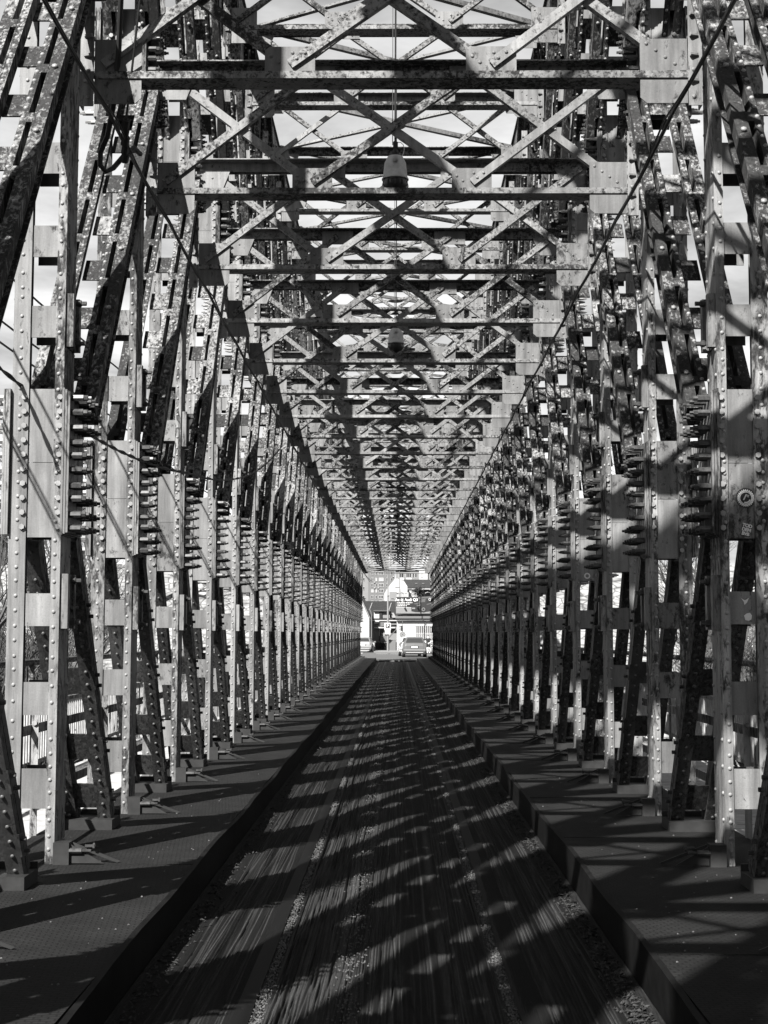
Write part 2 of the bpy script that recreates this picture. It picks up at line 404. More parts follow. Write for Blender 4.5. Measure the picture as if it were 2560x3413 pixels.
# ------------------------------------------------------------------ the bridge
bridge = thing('truss_bridge', 'long riveted steel truss bridge with peeling pale paint framing the whole roadway', 'bridge')
NODE = (3.3, 7.7)
ZTOP = 12.3
XI0, XI1 = 2.53, 2.600        # inner leg
XO0, XO1 = 2.80, 2.930        # outer leg
PD = 0.34                     # depth of a post along the bridge

# post: two channel legs (mesh is built for +x, the left side is mirrored by scale)
m = MB()
m.box(XI0, XI0 + .013, .0, PD, -1.2, ZTOP); m.box(XI0 + .013, XI1, 0, .013, -1.2, ZTOP); m.box(XI0 + .013, XI1 - .01, PD - .013, PD, -1.2, ZTOP)
me_post = m.mesh('post', M_POST); m = MB()
m.box(XO1 - .013, XO1, .0, PD, -1.2, ZTOP); m.box(XO0, XO1 - .013, 0, .013, -1.2, ZTOP); m.box(XO1 - .06, XO1 - .013, PD - .013, PD, -1.2, ZTOP)
me_oleg = m.mesh('outer_leg', M_POST)
battens = [(.67, .97), (1.38, 1.63), (2.06, 2.31), (4.29, 4.54), (4.94, 5.19), (5.59, 5.84), (6.24, 6.49), (8.75, 9.0), (9.4, 9.65), (10.05, 10.3), (10.7, 10.95)]
bigs = [(2.73, 3.308), (3.312, 3.885), (7.13, 7.70), (7.704, 8.28), (11.5, 12.2)]
def plate_mesh(za, zb, name):
    m = MB(); m.box(XI1 - .03, XO0 + .03, .0145, .026, 0, zb - za)
    return m.mesh(name, M_PLATE)
me_bat = {}
for a, b in battens + bigs:
    key = round(b - a, 3)
    if key not in me_bat: me_bat[key] = plate_mesh(a, b, 'batten_plate')
m = MB()
for a, b in battens + bigs:
    m.box(XI1 - .03, XO0 + .03, .0145, .026, a, b); m.box(XI1 - .03, XO0 + .03, PD - .026, PD - .0145, a, b)
me_batall = m.mesh('batten_plates', M_PLATE)
m = MB()
for a, b in battens + bigs: m.box(XI1 - .03, XO0 + .03, PD - .026, PD - .0145, a, b)
me_batback = m.mesh('batten_plates', M_PLATE)
# rivets
me_rivet = MB().dome((0, 0, 0), (0, -1, 0), .0158, .010, 8).mesh('rivet', M_RIVET, True)
riv_pts = []
z = 0.36
while z < 12.0:
    zz = z + random.uniform(-.012, .012)
    riv_pts += [(2.573, zz), (2.868, zz + .01)]; z += random.choice((.095, .11, .135))
m = MB()
for x, z in riv_pts: m.dome((x, 0, z), (0, -1, 0), random.uniform(.0145,.0165), .010, 6)
z = .4
web = MB()
while z < 12:
    for yv in (.035, .30): web.dome((XI0, yv, z), (-1, 0, 0), .017, .013, 6)
    z += .2
    web.dome((XO1, .035, z), (1, 0, 0), .017, .013, 5)
m.v, m.f = m.v, m.f
full = MB(); full.add(m.v, m.f); full.add(web.v, web.f)
me_rivs = full.mesh('rivets', M_RIVET, True); me_webrivs = web.mesh('rivets', M_RIVET, True)
far = MB()
for x, z in riv_pts: far.dome((x, 0, z), (0, -1, 0), .016, .011, 4)
z = .4
while z < 12: far.dome((XI0, .035, z), (-1, 0, 0), .017, .013, 4); z += .2
me_rivfar = far.mesh('rivets', M_RIVET)
# node joint: stack of splice plates, long bolts towards the roadway, bolt heads on the flanges
def joint_bits(dz):
    m = MB()
    for i, x in enumerate((2.512, 2.492, 2.472)):
        m.box(x, x + .0165, -.045 + .006 * i, .52 - .02 * i, dz - .555 + .01 * i, dz + .585 - .012 * i)
    mo = MB()
    for i, x in enumerate((2.934, 2.954, 2.974)):
        mo.box(x, x + .0165, -.035 + .006 * i, .48, dz - .55, dz + .58)
    bolts = []
    for r in range(10):
        z = dz - .50 + r * .112
        cols = (.02, .15, .28, .42) if (r < 3 or r > 6) else (.02, .15)
        for c in cols: bolts.append((2.47, c + random.uniform(-.008, .008), z + random.uniform(-.008, .008)))
    heads = MB()
    for r in range(10):
        z = dz - .49 + r * .112
        for x in (2.553, 2.83): heads.cyl((x, -.001, z), (x, -.021, z), .0225, n=6, ph=random.random())
        heads.hexbolt((2.99, .05, z), (1, 0, 0)); heads.hexbolt((2.99, .3, z), (1, 0, 0))
    return m, mo, bolts, heads
random.seed(3)
jm, jo, jbolts, jheads = joint_bits(NODE[0])
me_joint = jm.mesh('splice_joint', M_EDGE); me_jo = jo.mesh('outer_splice', M_EDGE); me_heads = jheads.mesh('bolt_heads', M_RIVET)
me_bolt = MB().hexbolt((0, 0, 0), (-1, 0, 0)).mesh('bolt', M_BOLT)
m = MB()
for b in jbolts: m.hexbolt(b, (-1, 0, 0))
me_bolts = m.mesh('bolts', M_BOLT)
# clips on the posts and the hinged bracket at the foot
m = MB()
for za in (2.03,):
    m.box(2.47, XI0 - .001, .02, .09, za, za + .42); m.box(2.47, XI0 - .001, .22, .29, za, za + .42); m.box(2.515, XI0 - .001, .09, .22, za, za + .42)
me_clip = m.mesh('clip_channel', M_POST)
m = MB()
for za in (2.03,):
    for dz in (.05, .37): m.cyl((2.515, .155, za + dz), (2.40, .155, za + dz), .018, n=6); m.cyl((2.47, .155, za + dz), (2.44, .155, za + dz), .028, n=6)
me_clipb = m.mesh('clip_bolts', M_BOLT)
m = MB(); m.box(2.405, 2.525, -.06, .06, WZ, WZ + .165)
m.prism([(2.40, .045, WZ + .155), (2.40, .045, WZ + .125), (2.06, .045, WZ + .004), (2.04, .045, WZ + .016)], (0, .014, 0))
m.prism([(2.40, -.03, WZ + .15), (2.40, -.03, WZ + .01), (2.15, -.03, WZ + .01)], (0, .012, 0))
me_foot = m.mesh('foot_bracket', M_DARK)
m = MB(); m.cyl((2.405, -.045, WZ + .105), (2.31, -.045, WZ + .105), .020, n=7); m.cyl((2.31, -.045, WZ + .105), (2.24, -.045, WZ + .105), .011, n=6)
m.cyl((2.30, .02, WZ + .13), (2.22, .02, WZ + .13), .012, n=6); m.cyl((2.24, .02, WZ + .13), (2.225, .02, WZ + .13), .024, n=6)
me_footb = m.mesh('bracket_bolts', M_BOLT)

# diagonals: twin strands joined by tie plates
def strand_axes(p0, p1):
    u = (Vector(p1) - Vector(p0)); L = u.length; u.normalize(); n = Vector((0, -u.z, u.y))
    if n.y > 0: n = -n
    return u, n, L
def diag_upper(p0, p1):
    u, n, L = strand_axes(p0, p1); o = Vector((0, p0[1], p0[2])); X = Vector((1, 0, 0)); m = MB()
    def bar(x0, x1, n0, n1, a=0.0, b=None):
        b = L if b is None else b
        m.obox(o + X * x0 + n * n0 + u * a, X * (x1 - x0), n * (n1 - n0), u * (b - a))
    bar(2.492, 2.526, -.012, 0); bar(2.480, 2.4915, -.20, 0); bar(2.492, 2.526, -.20, -.188)
    bar(2.345, 2.425, -.012, 0); bar(2.426, 2.437, -.20, 0); bar(2.345, 2.425, -.20, -.188); bar(2.345, 2.357, -.10, -.0125)
    m0, m = m, MB()
    bar(2.826, 2.90, -.012, 0); bar(2.814, 2.8255, -.20, 0); bar(2.826, 2.90, -.20, -.188)
    bar(2.71, 2.755, -.012, 0); bar(2.757, 2.769, -.20, 0)
    s = .25
    while s < L - .2:
        bar(2.7695, 2.8135, -.16, .003, s, s + .11); m0.obox(o + X * 2.4375 + n * -.16 + u * s, X * .042, n * .163, u * .11); s += .62
    r = MB(); s = .1
    while s < L - .08:
        r.dome(o + X * 2.509 + u * s, n, .0175, .012, 6); r.dome(o + X * 2.735 + u * s, n, .0175, .012, 5); s += .115
    for s in (.4, 1.2, 2.0, 2.8, 3.6):
        if s < L: r.cyl(o + X * 2.39 + u * s + n * .001, o + X * 2.39 + u * s + n * .02, .02, n=6)
    tp = []; s = .42
    while s < L - .35: tp.append(s); s += .64
    tie = MB()
    for s in tp: tie.obox(o + X * 2.5265 + n * -.10 + u * s, X * .183, n * -.011, u * .27)
    return m0, m, r, tie
def diag_lower(p0, p1):
    u, n, L = strand_axes(p0, p1); o = Vector((0, p0[1], p0[2])); X = Vector((1, 0, 0)); m = MB()
    def bar(x0, x1, n0, n1, a=0.0, b=None):
        b = L if b is None else b
        m.obox(o + X * x0 + n * n0 + u * a, X * (x1 - x0), n * (n1 - n0), u * (b - a))
    m0 = m; 
    for x0, x1 in ((2.495, 2.61), (2.80, 2.925)):
        if x0 > 2.7: m = MB()
        for a_, b_, n0, n1 in ((x0, x1, -.078, 0), (x0 + .006, x1 - .006, -.088, -.079), (x0, x1, -.17, -.089)): m.obox(o + X * a_ + n * n0, X * (b_ - a_), n * (n1 - n0), u * L)
    r = MB(); s = .1
    while s < L - .05:
        r.dome(o + X * 2.55 + u * s, n, .0165, .012, 6); r.dome(o + X * 2.86 + u * s, n, .0165, .012, 5); s += .13
    tie = MB()
    for s in (.55, 1.25, 1.95, 2.5):
        if s < L - .3: tie.obox(o + X * 2.611 + n * -.03 + u * s, X * .188, n * -.012, u * .27)
        tie.prism([o + X * 2.494 + n * .01 + u * s, o + X * 2.494 + n * .01 + u * (s + .2), o + X * 2.494 + n * -.1 + u * (s + .28), o + X * 2.494 + n * -.1 + u * (s + .08)], X * -.014)
        for dn, du in ((-.03, .07), (-.06, .2)): tie.cyl(o + X * 2.48 + n * dn + u * (s + du), o + X * 2.445 + n * dn + u * (s + du), .016, n=6)
    return m0, m, r, tie
def mk(fn, p0, p1, mat, name):
    a, ou, r, t_ = fn(p0, p1); return a.mesh(name, mat), ou.mesh('outer_strand', mat), r.mesh('rivets', M_RIVET_SHADE if mat is M_TAR else M_RIVET, True), t_.mesh('tie_plates', mat)
D_UP = mk(diag_upper, (0, .26, 3.78), (0, 3.10, 7.58), M_RUST, 'diagonal_brace')
D_TOP = mk(diag_upper, (0, .26, 12.1), (0, 3.10, 7.85), M_RUST, 'diagonal_brace')
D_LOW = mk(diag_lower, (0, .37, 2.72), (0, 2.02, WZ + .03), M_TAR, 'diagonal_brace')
def tie_single(fn_mesh):                      # one tie plate per object for the nearest members
    v, f = [tuple(x.co) for x in fn_mesh.vertices], [tuple(p.vertices) for p in fn_mesh.polygons]
    out = []
    for i in range(0, len(f), 6):
        ids = sorted({j for q in f[i:i+6] for j in q}); mp = {j: n for n, j in enumerate(ids)}
        mb = MB(); mb.add([v[j] for j in ids], [tuple(mp[j] for j in q) for q in f[i:i+6]]); out.append(mb.mesh('tie_plate', fn_mesh.materials[0]))
    return out
TIE_UP = tie_single(D_UP[3])
m = MB(); m.box(2.46, 2.95, 1.86, 2.22, WZ, WZ + .09); m.box(2.46, 2.95, 2.2205, 2.235, WZ, WZ + .14); me_sill = m.mesh('foot_sill', M_DARK)

# cross frames
ZL, ZU, HX = 6.40, 7.62, 2.36
m = MB()
m.box(-HX, HX, 0, .012, ZL, ZL + .046); m.box(-HX, HX, 0, .25, ZL - .012, ZL - .0005); m.box(-HX, HX, .238, .25, ZL, ZL + .046)
me_chord = m.mesh('cross_frame', M_LATT); m = MB()
m.box(-HX, HX, .052, .064, ZU - .01, ZU + .0945); m.box(-HX, HX, -.10, .24, ZU + .095, ZU + .108); m.box(-HX, HX, .15, .162, ZU - .01, ZU + .0945)
me_uch = m.mesh('upper_chord', M_LATT)
def lattice_bar(x0, z0, x1, z1, back):
    u = Vector((x1 - x0, 0, z1 - z0)); L = u.length; u.normalize(); n = Vector((-u.z, 0, u.x))
    if n.z < 0: n = -n
    y = .028 if back else -.0125; m = MB(); o = Vector((x0, y, z0)) - n * .039
    m.obox(o, u * L, n * .078, Vector((0, .011, 0)))
    m.obox(o + Vector((0, .0115, 0)), u * L, n * .011, Vector((0, .062, 0)))
    for s in (.07, .15, L - .07, L - .15):
        m.dome(o + u * s + n * .042, (0, -1, 0), .0165, .012, 6)
    return m
NX = .8; zl, zu = ZL + .10, ZU + .02
bars = [(-2.28, zl, -NX, zu, 0), (-NX, zl, NX, zu, 0), (NX, zl, 2.28, zu, 0), (-NX, zl, -2.28, zu, 1), (NX, zl, -NX, zu, 1), (2.28, zl, NX, zu, 1)]
me_bars = [lattice_bar(*b).mesh('lattice_bar', M_LATT) for b in bars]
m = MB()
for b in bars: q_ = lattice_bar(*b); m.add(q_.v, q_.f)
me_barall = m.mesh('lattice_bars', M_LATT)
def gusset(pts, y0, y1, riv):
    m = MB(); m.prism([(x, y0, z) for x, z in pts], (0, y1 - y0, 0))
    for x, z in riv: m.dome((x, y0, z), (0, -1, 0), random.uniform(.0145,.0165), .010, 8)
    return m
gs = []
for sx in (-1, 1):
    c = sx * NX
    gs.append(gusset([(c - .20, ZL + .012), (c + .20, ZL + .012), (c + .20, ZL + .23), (c + .15, ZL + .25), (c - .16, ZL + .25), (c - .20, ZL + .22)], .0135, .0255,
                     [(c - .15, ZL + .17), (c - .09, ZL + .12), (c + .13, ZL + .17), (c + .02, ZL + .2), (c + .07, ZL + .1)]))
    gs.append(gusset([(c - .22, ZU - .10), (c + .22, ZU - .10), (c + .22, ZU + .09), (c - .22, ZU + .09)], .0135, .0255, [(c - .1, ZU - .05), (c + .1, ZU - .05)]))
    a, b = sx * 1.98, sx * 2.355
    gs.append(gusset([(a, ZL + .012), (b, ZL + .012), (b, ZL + .31), (a, ZL + .31)], .0135, .0255, [(sx * (2.03 + .075 * i), ZL + .27 - .055 * i) for i in range(4)]))
    gs.append(gusset([(a, ZL - .015), (b, ZL - .015), (b, ZL - .215), (a + sx * .05, ZL - .215), (a, ZL - .17)], .0135, .0255, []))
    gs.append(gusset([(a + sx * .1, ZU - .26), (b, ZU - .26), (b, ZU - .002), (a, ZU - .002)], .0135, .0255, [(sx * 2.2, ZU - .1)]))
me_gs = [g_.mesh('gusset_plate', M_PLATE) for g_ in gs]
m = MB()
for g_ in gs: m.add(g_.v, g_.f)
me_gsall = m.mesh('gusset_plates', M_PLATE)
me_end = []
for sx in (-1, 1):
    m = MB()
    a, b = sorted((sx * 2.358, sx * 2.465)); m.box(a, b, -.008, .004, ZL - .24, ZL + .62); a, b = sorted((sx * 2.452, sx * 2.464)); m.box(a, b, .0045, .10, ZL - .24, ZL + .62)
    for dz in (-.17, -.04, .05, .17, .33, .5):
        (m.dome((sx * 2.40, -.008, ZL + dz), (0, -1, 0), .019, .013, 7) if dz in (-.17, .05) else m.cyl((sx * 2.452, .05, ZL + dz), (sx * 2.36, .05, ZL + dz), .019, n=6))
        if dz not in (-.17, .05): m.cyl((sx * 2.43, -.009, ZL + dz), (sx * 2.37, -.03, ZL + dz), .017, n=6)
    me_end.append(m.mesh('end_angle', M_POST))

H2 = 4.30
NB_NEAR, NB_RIV = 9, 0
for k in range(KMIN, KMAX + 1):
    y = Yk(k)
    for s in (-1, 1):
        sc = (s, 1, 1)
        P = put('post', me_post, bridge, (0, y, 0), sc)
        put('outer_leg', me_oleg, P)
        if 0 <= k <= NB_NEAR:
            put('batten_plates', me_batback, P, kind='stuff')
            for a, b in battens + bigs:
                nm = 'batten_plate' if b - a < .4 else 'gusset_plate'
                o = put(nm, me_bat[round(b - a, 3)], P, (0, 0, a + (random.uniform(-.015, .015) if b - a < .4 else 0)))
        else: put('batten_plates', me_batall, P, kind='stuff')
        if k == 0:
            for x, z in riv_pts:
                if z < 7.2: put('rivet', me_rivet, P, (x, 0, z))
            put('rivets', me_webrivs, P, kind='stuff')
        elif k <= 7: put('rivets', me_rivs, P, kind='stuff')
        else: put('rivets', me_rivfar, P, kind='stuff')
        for dz in (0, 2.19): put('clip_channel', me_clip, P, (0, 0, dz)); put('clip_bolts', me_clipb, P, (0, 0, dz), kind='stuff')
        F = put('foot_bracket', me_foot, bridge, (0, y, 0), sc)
        put('bracket_bolts', me_footb, F, kind='stuff')
        for zi, zn in enumerate(NODE):
            J = put('splice_joint', me_joint, bridge, (0, y, zn - NODE[0]), sc)
            put('outer_splice', me_jo, J); put('bolt_heads', me_heads, J, kind='stuff')
            if zi == 0 and 0 <= k <= 4:
                for b in jbolts: put('bolt', me_bolt, J, b).rotation_euler = (random.random(), 0, 0)
            else: put('bolts', me_bolts, J, kind='stuff')
        if k < KMAX:
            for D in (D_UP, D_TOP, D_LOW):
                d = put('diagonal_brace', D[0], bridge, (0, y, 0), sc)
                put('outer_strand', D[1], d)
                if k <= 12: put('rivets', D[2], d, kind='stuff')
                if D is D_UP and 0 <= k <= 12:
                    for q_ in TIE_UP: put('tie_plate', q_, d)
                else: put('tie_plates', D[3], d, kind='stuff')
            put('foot_sill', me_sill, bridge, (0, y, 0), sc)
    for tier in (0, 1):
        Fm = put('cross_frame', me_chord, bridge, (0, y + .06, tier * H2))
        if 0 <= k <= 12 and (tier == 0 or k <= 6):
            for q_ in me_bars: put('lattice_bar', q_, Fm)
            for q_ in me_gs: put('gusset_plate', q_, Fm)
        else: put('lattice_bars', me_barall, Fm, kind='stuff'); put('gusset_plates', me_gsall, Fm, kind='stuff')
        put('upper_chord', me_uch, Fm)
        for q_ in me_end: put('end_angle', q_, Fm)
# plan bracing between the top chords and the chords themselves
me_plan = []
for sx in (-1, 1):
    m1 = MB()
    p0 = Vector((-2.4 * sx, .1, 12.0 + .012 * sx)); p1 = Vector((2.4 * sx, 3.1, 12.0 + .012 * sx)); u = (p1 - p0); L = u.length; u.normalize(); n = Vector((-u.y, u.x, 0))
    m1.obox(p0 - n * .045, u * L, n * .09, (0, 0, .011)); m1.obox(p0 - n * .045 + Vector((0, 0, .0115)), u * L, n * .011, (0, 0, .07))
    if sx < 0: m1.cyl((0, 1.6, 11.965), (0, 1.6, 11.98), .22, n=10)
    me_plan.append(m1.mesh('plan_brace', M_LATT))
for k in range(KMIN, KMAX):
    for q_ in me_plan: put('plan_brace', q_, bridge, (0, Yk(k), 0))
m = MB()
m.box(2.50, 2.515, Yk(KMIN), YEND, 12.0, 12.35); m.box(2.93, 2.945, Yk(KMIN), YEND, 12.0, 12.35); m.box(2.46, 2.98, Yk(KMIN), YEND, 12.351, 12.37)
me_tc = m.mesh('top_chord', M_LATT)
m = MB(); m.box(2.46, 2.52, Yk(KMIN), YEND, -1.4, -.9); m.box(2.9, 2.96, Yk(KMIN), YEND, -1.4, -.9); me_bc = m.mesh('bottom_chord', M_DARK)
for s in (-1, 1): put('top_chord', me_tc, bridge, scale=(s, 1, 1)); put('bottom_chord', me_bc, bridge, scale=(s, 1, 1))
# deck underside and crossbeams
m = MB(); m.box(-3.05, 3.05, -2, YEND, -.35, -.06); put('deck_slab', m.mesh('deck_slab', M_DARK), bridge)
m = MB(); m.box(-4.7, 4.7, 0, .3, -.8, -.355); me_cb = m.mesh('crossbeam', M_DARK)
for k in range(KMIN, KMAX + 1): put('crossbeam', me_cb, bridge, (0, Yk(k), 0))

# ------------------------------------------------------------------ cables, lamps, railings, stickers on and around the bridge
def sag(p0, p1, d, n=14):
    p0, p1 = Vector(p0), Vector(p1)
    return [p0.lerp(p1, i / n) - Vector((0, 0, d * 4 * (i / n) * (1 - i / n))) for i in range(n + 1)]
for s in (-1, 1):
    side = 'left' if s < 0 else 'right'
    m = MB(); pts = []
    for k in range(-3, KMAX):
        a, b = (s * 2.24, Yk(k) + .1, 6.12), (s * 2.24, Yk(k + 1) + .1, 6.12)
        pts += sag(a, b, .03, 4)[:-1]
    m.tube(pts, .017, 6)
    c = m.build('power_cable', M_CABLE); tag(c, 'thick black cable strung under the cross frames along the %s truss' % side, 'cable')
    m = MB(); pts = []
    for k in range(-3, KMAX):
        a, b = Vector((s * (2.19 if k % 2 else 2.15), Yk(k), 6.02)), Vector((s * (2.15 if k % 2 else 2.19), Yk(k + 1), 6.02))
        pts += sag(a, b, .06, 6)[:-1]
    m.tube(pts, .009, 5)
    c = m.build('twisted_wire', M_CABLE); tag(c, 'thin twisted wire hanging just beside the thick %s cable' % side, 'wire')
m = MB(); m.tube([(-2.06, 10.6, 7.4), (-2.10, 10.8, 6.95), (-2.15, 11.0, 6.62), (-2.22, 11.2, 6.25), (-2.30, 11.35, 6.02), (-2.365, 11.4, 5.90), (-2.37, 11.42, 5.80), (-2.33, 11.45, 5.755), (-2.28, 11.5, 5.80), (-2.22, 11.6, 5.93), (-2.16, 11.75, 6.06), (-2.15, 12.0, 6.09)], .022, 8)
tag(m.build('looped_cable', M_CABLE), 'thick black cable dropping in a loop below the nearest frame at left', 'cable')
m = MB(); m.tube(sag((-1.80, 10.4, 7.6), (-2.15, 11.3, 6.05), .02), .010, 5)
for i in range(5): m.cyl((-2.13 - .012 * i, 11.25 + .06 * i, 6.12 - .05 * i), (-2.15 - .012 * i, 11.3 + .06 * i, 6.07 - .05 * i), .035 - .004 * (i % 2), n=7)
tag(m.build('insulator_wire', M_CABLE), 'thin wire with a black insulator cluster tied to the left cable', 'wire')
pts = sag((-2.98, 10.2, 4.05), (-2.2, 15.4, 3.72), .18, 12) + sag((-2.2, 15.4, 3.72), (-2.12, 27, 5.55), .30, 12)[1:]
m = MB()
for ph in (0, math.pi):
    fine = []
    for i in range(len(pts) - 1):
        for j in range(6):
            q_ = pts[i].lerp(pts[i + 1], j / 6); an = (i * 6 + j) * .9 + ph
            fine.append(q_ + Vector((.009 * math.cos(an), 0, .009 * math.sin(an))))
    m.tube(fine, .009, 4)
tag(m.build('sagging_wire', M_CABLE), 'twisted black wire sagging across the left truss at bolt height', 'wire')

for i, (x, z) in enumerate(((-3.5, 5.35), (-3.55, 4.72), (-3.68, 5.02))):
    m = MB(); pts = []
    for y in range(-6, 96, 12): pts += sag((x, y, z), (x, y + 12, z), .10, 6)[:-1]
    m.tube(pts, .010, 4); tag(m.build('outer_wire', M_CABLE), ('highest', 'lowest', 'outermost')[i] + ' of three thin wires strung outside the left truss', 'wire')

def lamp(y, label):
    L = thing('hanging_lamp', label, 'lamp', (CAMX - .03, y, 0), 0, 'lamps hanging over the roadway')
    m = MB(); n = 16; prof = [(.045, 7.27), (.085, 7.265), (.118, 7.20), (.130, 7.10), (.138, 7.02), (.150, 7.015), (.150, 7.0), (.143, 7.0)]
    vs = [(r * math.cos(2*math.pi*i/n), r * math.sin(2*math.pi*i/n), z) for r, z in prof for i in range(n)]
    fs = [(j*n+i, j*n+(i+1) % n, (j+1)*n+(i+1) % n, (j+1)*n+i) for j in range(len(prof)-1) for i in range(n)]
    m.add(vs, [f[::-1] for f in fs] + [tuple(range(n))])
    m.box(-.028, .028, -.14, -.10, 7.17, 7.235)
    m.build('lamp_shell', M_LAMP, L, True)
    m = MB(); prof = [(.135, 7.0), (.15, 6.93), (.10, 6.87), (.03, 6.85)]
    vs = [(r * math.cos(2*math.pi*i/n), r * math.sin(2*math.pi*i/n), z) for r, z in prof for i in range(n)]
    fs = [(j*n+i, j*n+(i+1) % n, (j+1)*n+(i+1) % n, (j+1)*n+i) for j in range(len(prof)-1) for i in range(n)]
    m.add(vs, [f[::-1] for f in fs] + [tuple(range((len(prof)-1)*n, len(prof)*n))]); m.build('lens', M_GLASS, L, True)
    m = MB(); m.cyl((0, 0, 7.26), (0, 0, 7.31), .05, n=10); m.cyl((0, 0, 7.31), (0, 0, 7.44), .022, n=8); m.box(-.025, .03, -.02, .02, 7.36, 7.43); m.build('neck', M_BLACK, L)
    m = MB(); m.tube([(0.0, 0, 7.43), (.004, 0, 9.5), (0, 0, 12.0)], .011, 5); m.tube([(-.03, 0, 7.40), (-.028, 0, 9.5), (0, 0, 12.0)], .006, 4); m.build('hanging_wire', M_CABLE, L)
    m = MB(); m.tube([(.03, 0, 7.43), (.06, 0, 7.43), (.09, 0, 7.40), (.10, 0, 7.35), (.085, 0, 7.29), (.06, -.02, 7.25)], .0045, 5); m.build('lead_wire', M_SIGNW, L)
lamp(15.55, 'nearest and largest hanging lamp, with a pale curled lead wire')
lamp(24.6, 'second hanging lamp, half hidden in the lattice below the nearest one')
lamp(60.5, 'small distant lamp hanging deepest in the tunnel of lattice')

for s in (-1, 1):
    side = 'left' if s < 0 else 'right'
    m = MB(); m.box(min(s*3.07, s*4.62), max(s*3.07, s*4.62), -2, YEND, .02, .08); struct('footway', m, M_DARK)
    m = MB(); y = 4.0
    while y < 100: m.box(min(s*3.1, s*4.58), max(s*3.1, s*4.58), y, y + .142, .082, .112 + random.uniform(0, .006)); y += .15
    o = m.build('footway_planks', M_PLANK, bpy.data.objects['footway' if s < 0 else 'footway.001']); o['kind'] = 'stuff'
    rl = thing('handrail', 'flat bar handrail bolted behind the posts of the %s truss' % side, 'handrail')
    for z in (.55, 1.12):
        m = MB(); m.box(min(s*3.10, s*3.112), max(s*3.10, s*3.112), 2, YEND, z, z + .085); m.build('flat_bar', M_POST, rl)
    m = MB(); m.box(3.04, 3.10, 0, .012, .1, 1.45); m.box(3.09, 3.10, .012, .14, .1, 1.45); m.cyl((3.07, 0, 1.38), (3.07, -.02, 1.38), .022, n=6); m.cyl((3.07, 0, 1.22), (3.07, -.02, 1.22), .022, n=6)
    me_br = m.mesh('rail_post', M_POST)
    for k in range(-1, KMAX):
        put('rail_post', me_br, rl, (0, Yk(k) + 1.5, 0), (s, 1, 1))
    rl = thing('picket_railing', 'outer picket railing with a round top pipe along the %s footway' % side, 'railing')
    m = MB(); m.tube([(s * 4.6, 2, 1.62), (s * 4.6, 50, 1.62), (s * 4.6, YEND, 1.62)], .042, 8); m.build('top_pipe', M_LATT, rl)
    for z in (.32, 1.06):
        m = MB(); m.box(min(s*4.57, s*4.61), max(s*4.57, s*4.61), 2, YEND, z, z + .05); m.build('flat_bar', M_POST, rl)
    m = MB(); m.box(4.56, 4.62, 0, .06, .1, 1.60); me_rp = m.mesh('rail_post', M_LATT)
    m = MB(); m.box(4.575, 4.605, 0, .05, .371, 1.059); me_pk = m.mesh('picket', M_PICKET)
    for i in range(50): put('rail_post', me_rp, rl, (0, 5 + 1.9 * i, 0), (s, 1, 1))
    y = 8.0
    while y < 28: put('picket', me_pk, rl, (0, y, 0), (s, 1, 1)); y += .125
    m = MB()
    while y < YEND: m.box(min(s*4.575, s*4.605), max(s*4.575, s*4.605), y, y + .05, .371, 1.059); y += .125
    put('pickets', m.mesh('pickets', M_PICKET), rl, kind='stuff')

# stickers on the nearest plates of the right truss (plate front face at post y + .0145)
SY = Y0 + .0115
def disc_pts(cx, cz, r, n, ph=0): return [(cx + r * math.cos(ph + 2*math.pi*i/n), cz + r * math.sin(ph + 2*math.pi*i/n)) for i in range(n)]
S = thing('gear_sticker', 'round white chainring sticker with a slanted numeral on a plate', 'sticker', (2.735, SY, 3.04))
m = MB(); m.add([(x, 0, z) for x, z in disc_pts(0, 0, .078, 32)], [tuple(range(32))]); m.build('backing', M_DARK, S)
m = MB(); T = 26; N = T * 4; vs = []
for i in range(N):
    a = 2 * math.pi * i / N; ro = .058 if i % 4 in (0, 1) else (.066 if i % 4 == 2 else .070)
    ro = (.057, .063, .070, .062)[i % 4]
    vs.append((ro * math.cos(a), -.0012, ro * math.sin(a))); vs.append((.043 * math.cos(a), -.0012, .043 * math.sin(a)))
m.add(vs, [(2*i, 2*((i+1) % N), 2*((i+1) % N)+1, 2*i+1) for i in range(N)]); m.build('chainring', M_SIGNW, S)
m = MB()
for i in range(T):
    a = 2 * math.pi * (i + .5) / T; m.add([(x, -.0024, z) for x, z in disc_pts(.051 * math.cos(a), .051 * math.sin(a), .0032, 7)], [tuple(range(7))])
m.build('holes', M_BLACK, S)['kind'] = 'stuff'
def put_text(s_, size, parent, loc, rot=0.0, mat=None, bold=0.0, name='lettering', sp=1.0):
    me = text_mesh(s_, size, bold, sp); me.materials.append(mat or M_SIGNW); o = put(name, me, parent, loc); o.rotation_euler = (R(90), R(rot), 0); return o
put_text('1', .068, S, (-.008, -.003, .004), 28, None, .0014, 'numeral')
put_text('%', .026, S, (.016, -.003, .014), 28, None, .0003, 'numeral')
m = MB(); vs = []
for i in range(9):
    a = R(-110 + 88 * i / 8)
    for r in (.030, .040): vs.append((r * math.cos(a), -.0028, r * math.sin(a)))
m.add(vs, [(2*i, 2*i+1, 2*i+3, 2*i+2) for i in range(8)]); m.build('ribbon', M_SIGNW, S)
S = thing('black_sticker', 'tilted black sticker with three rows of white letters under the gear sticker', 'sticker', (2.735, SY, 2.795))
m = MB(); m.box(-.036, .036, -.0005, 0, -.051, .051); o = m.build('backing', M_BLACK, S); S.rotation_euler = (0, R(14), 0)
for i, w in enumerate(('TOD', 'DEM', 'BVB')): put_text(w, .036, S, (0, -.0025, .032 - .032 * i), 0, None, .0016, 'lettering', .92)
S = MB(); a_, b_ = disc_pts(0, 0, .042, 24), disc_pts(0, 0, .024, 24)
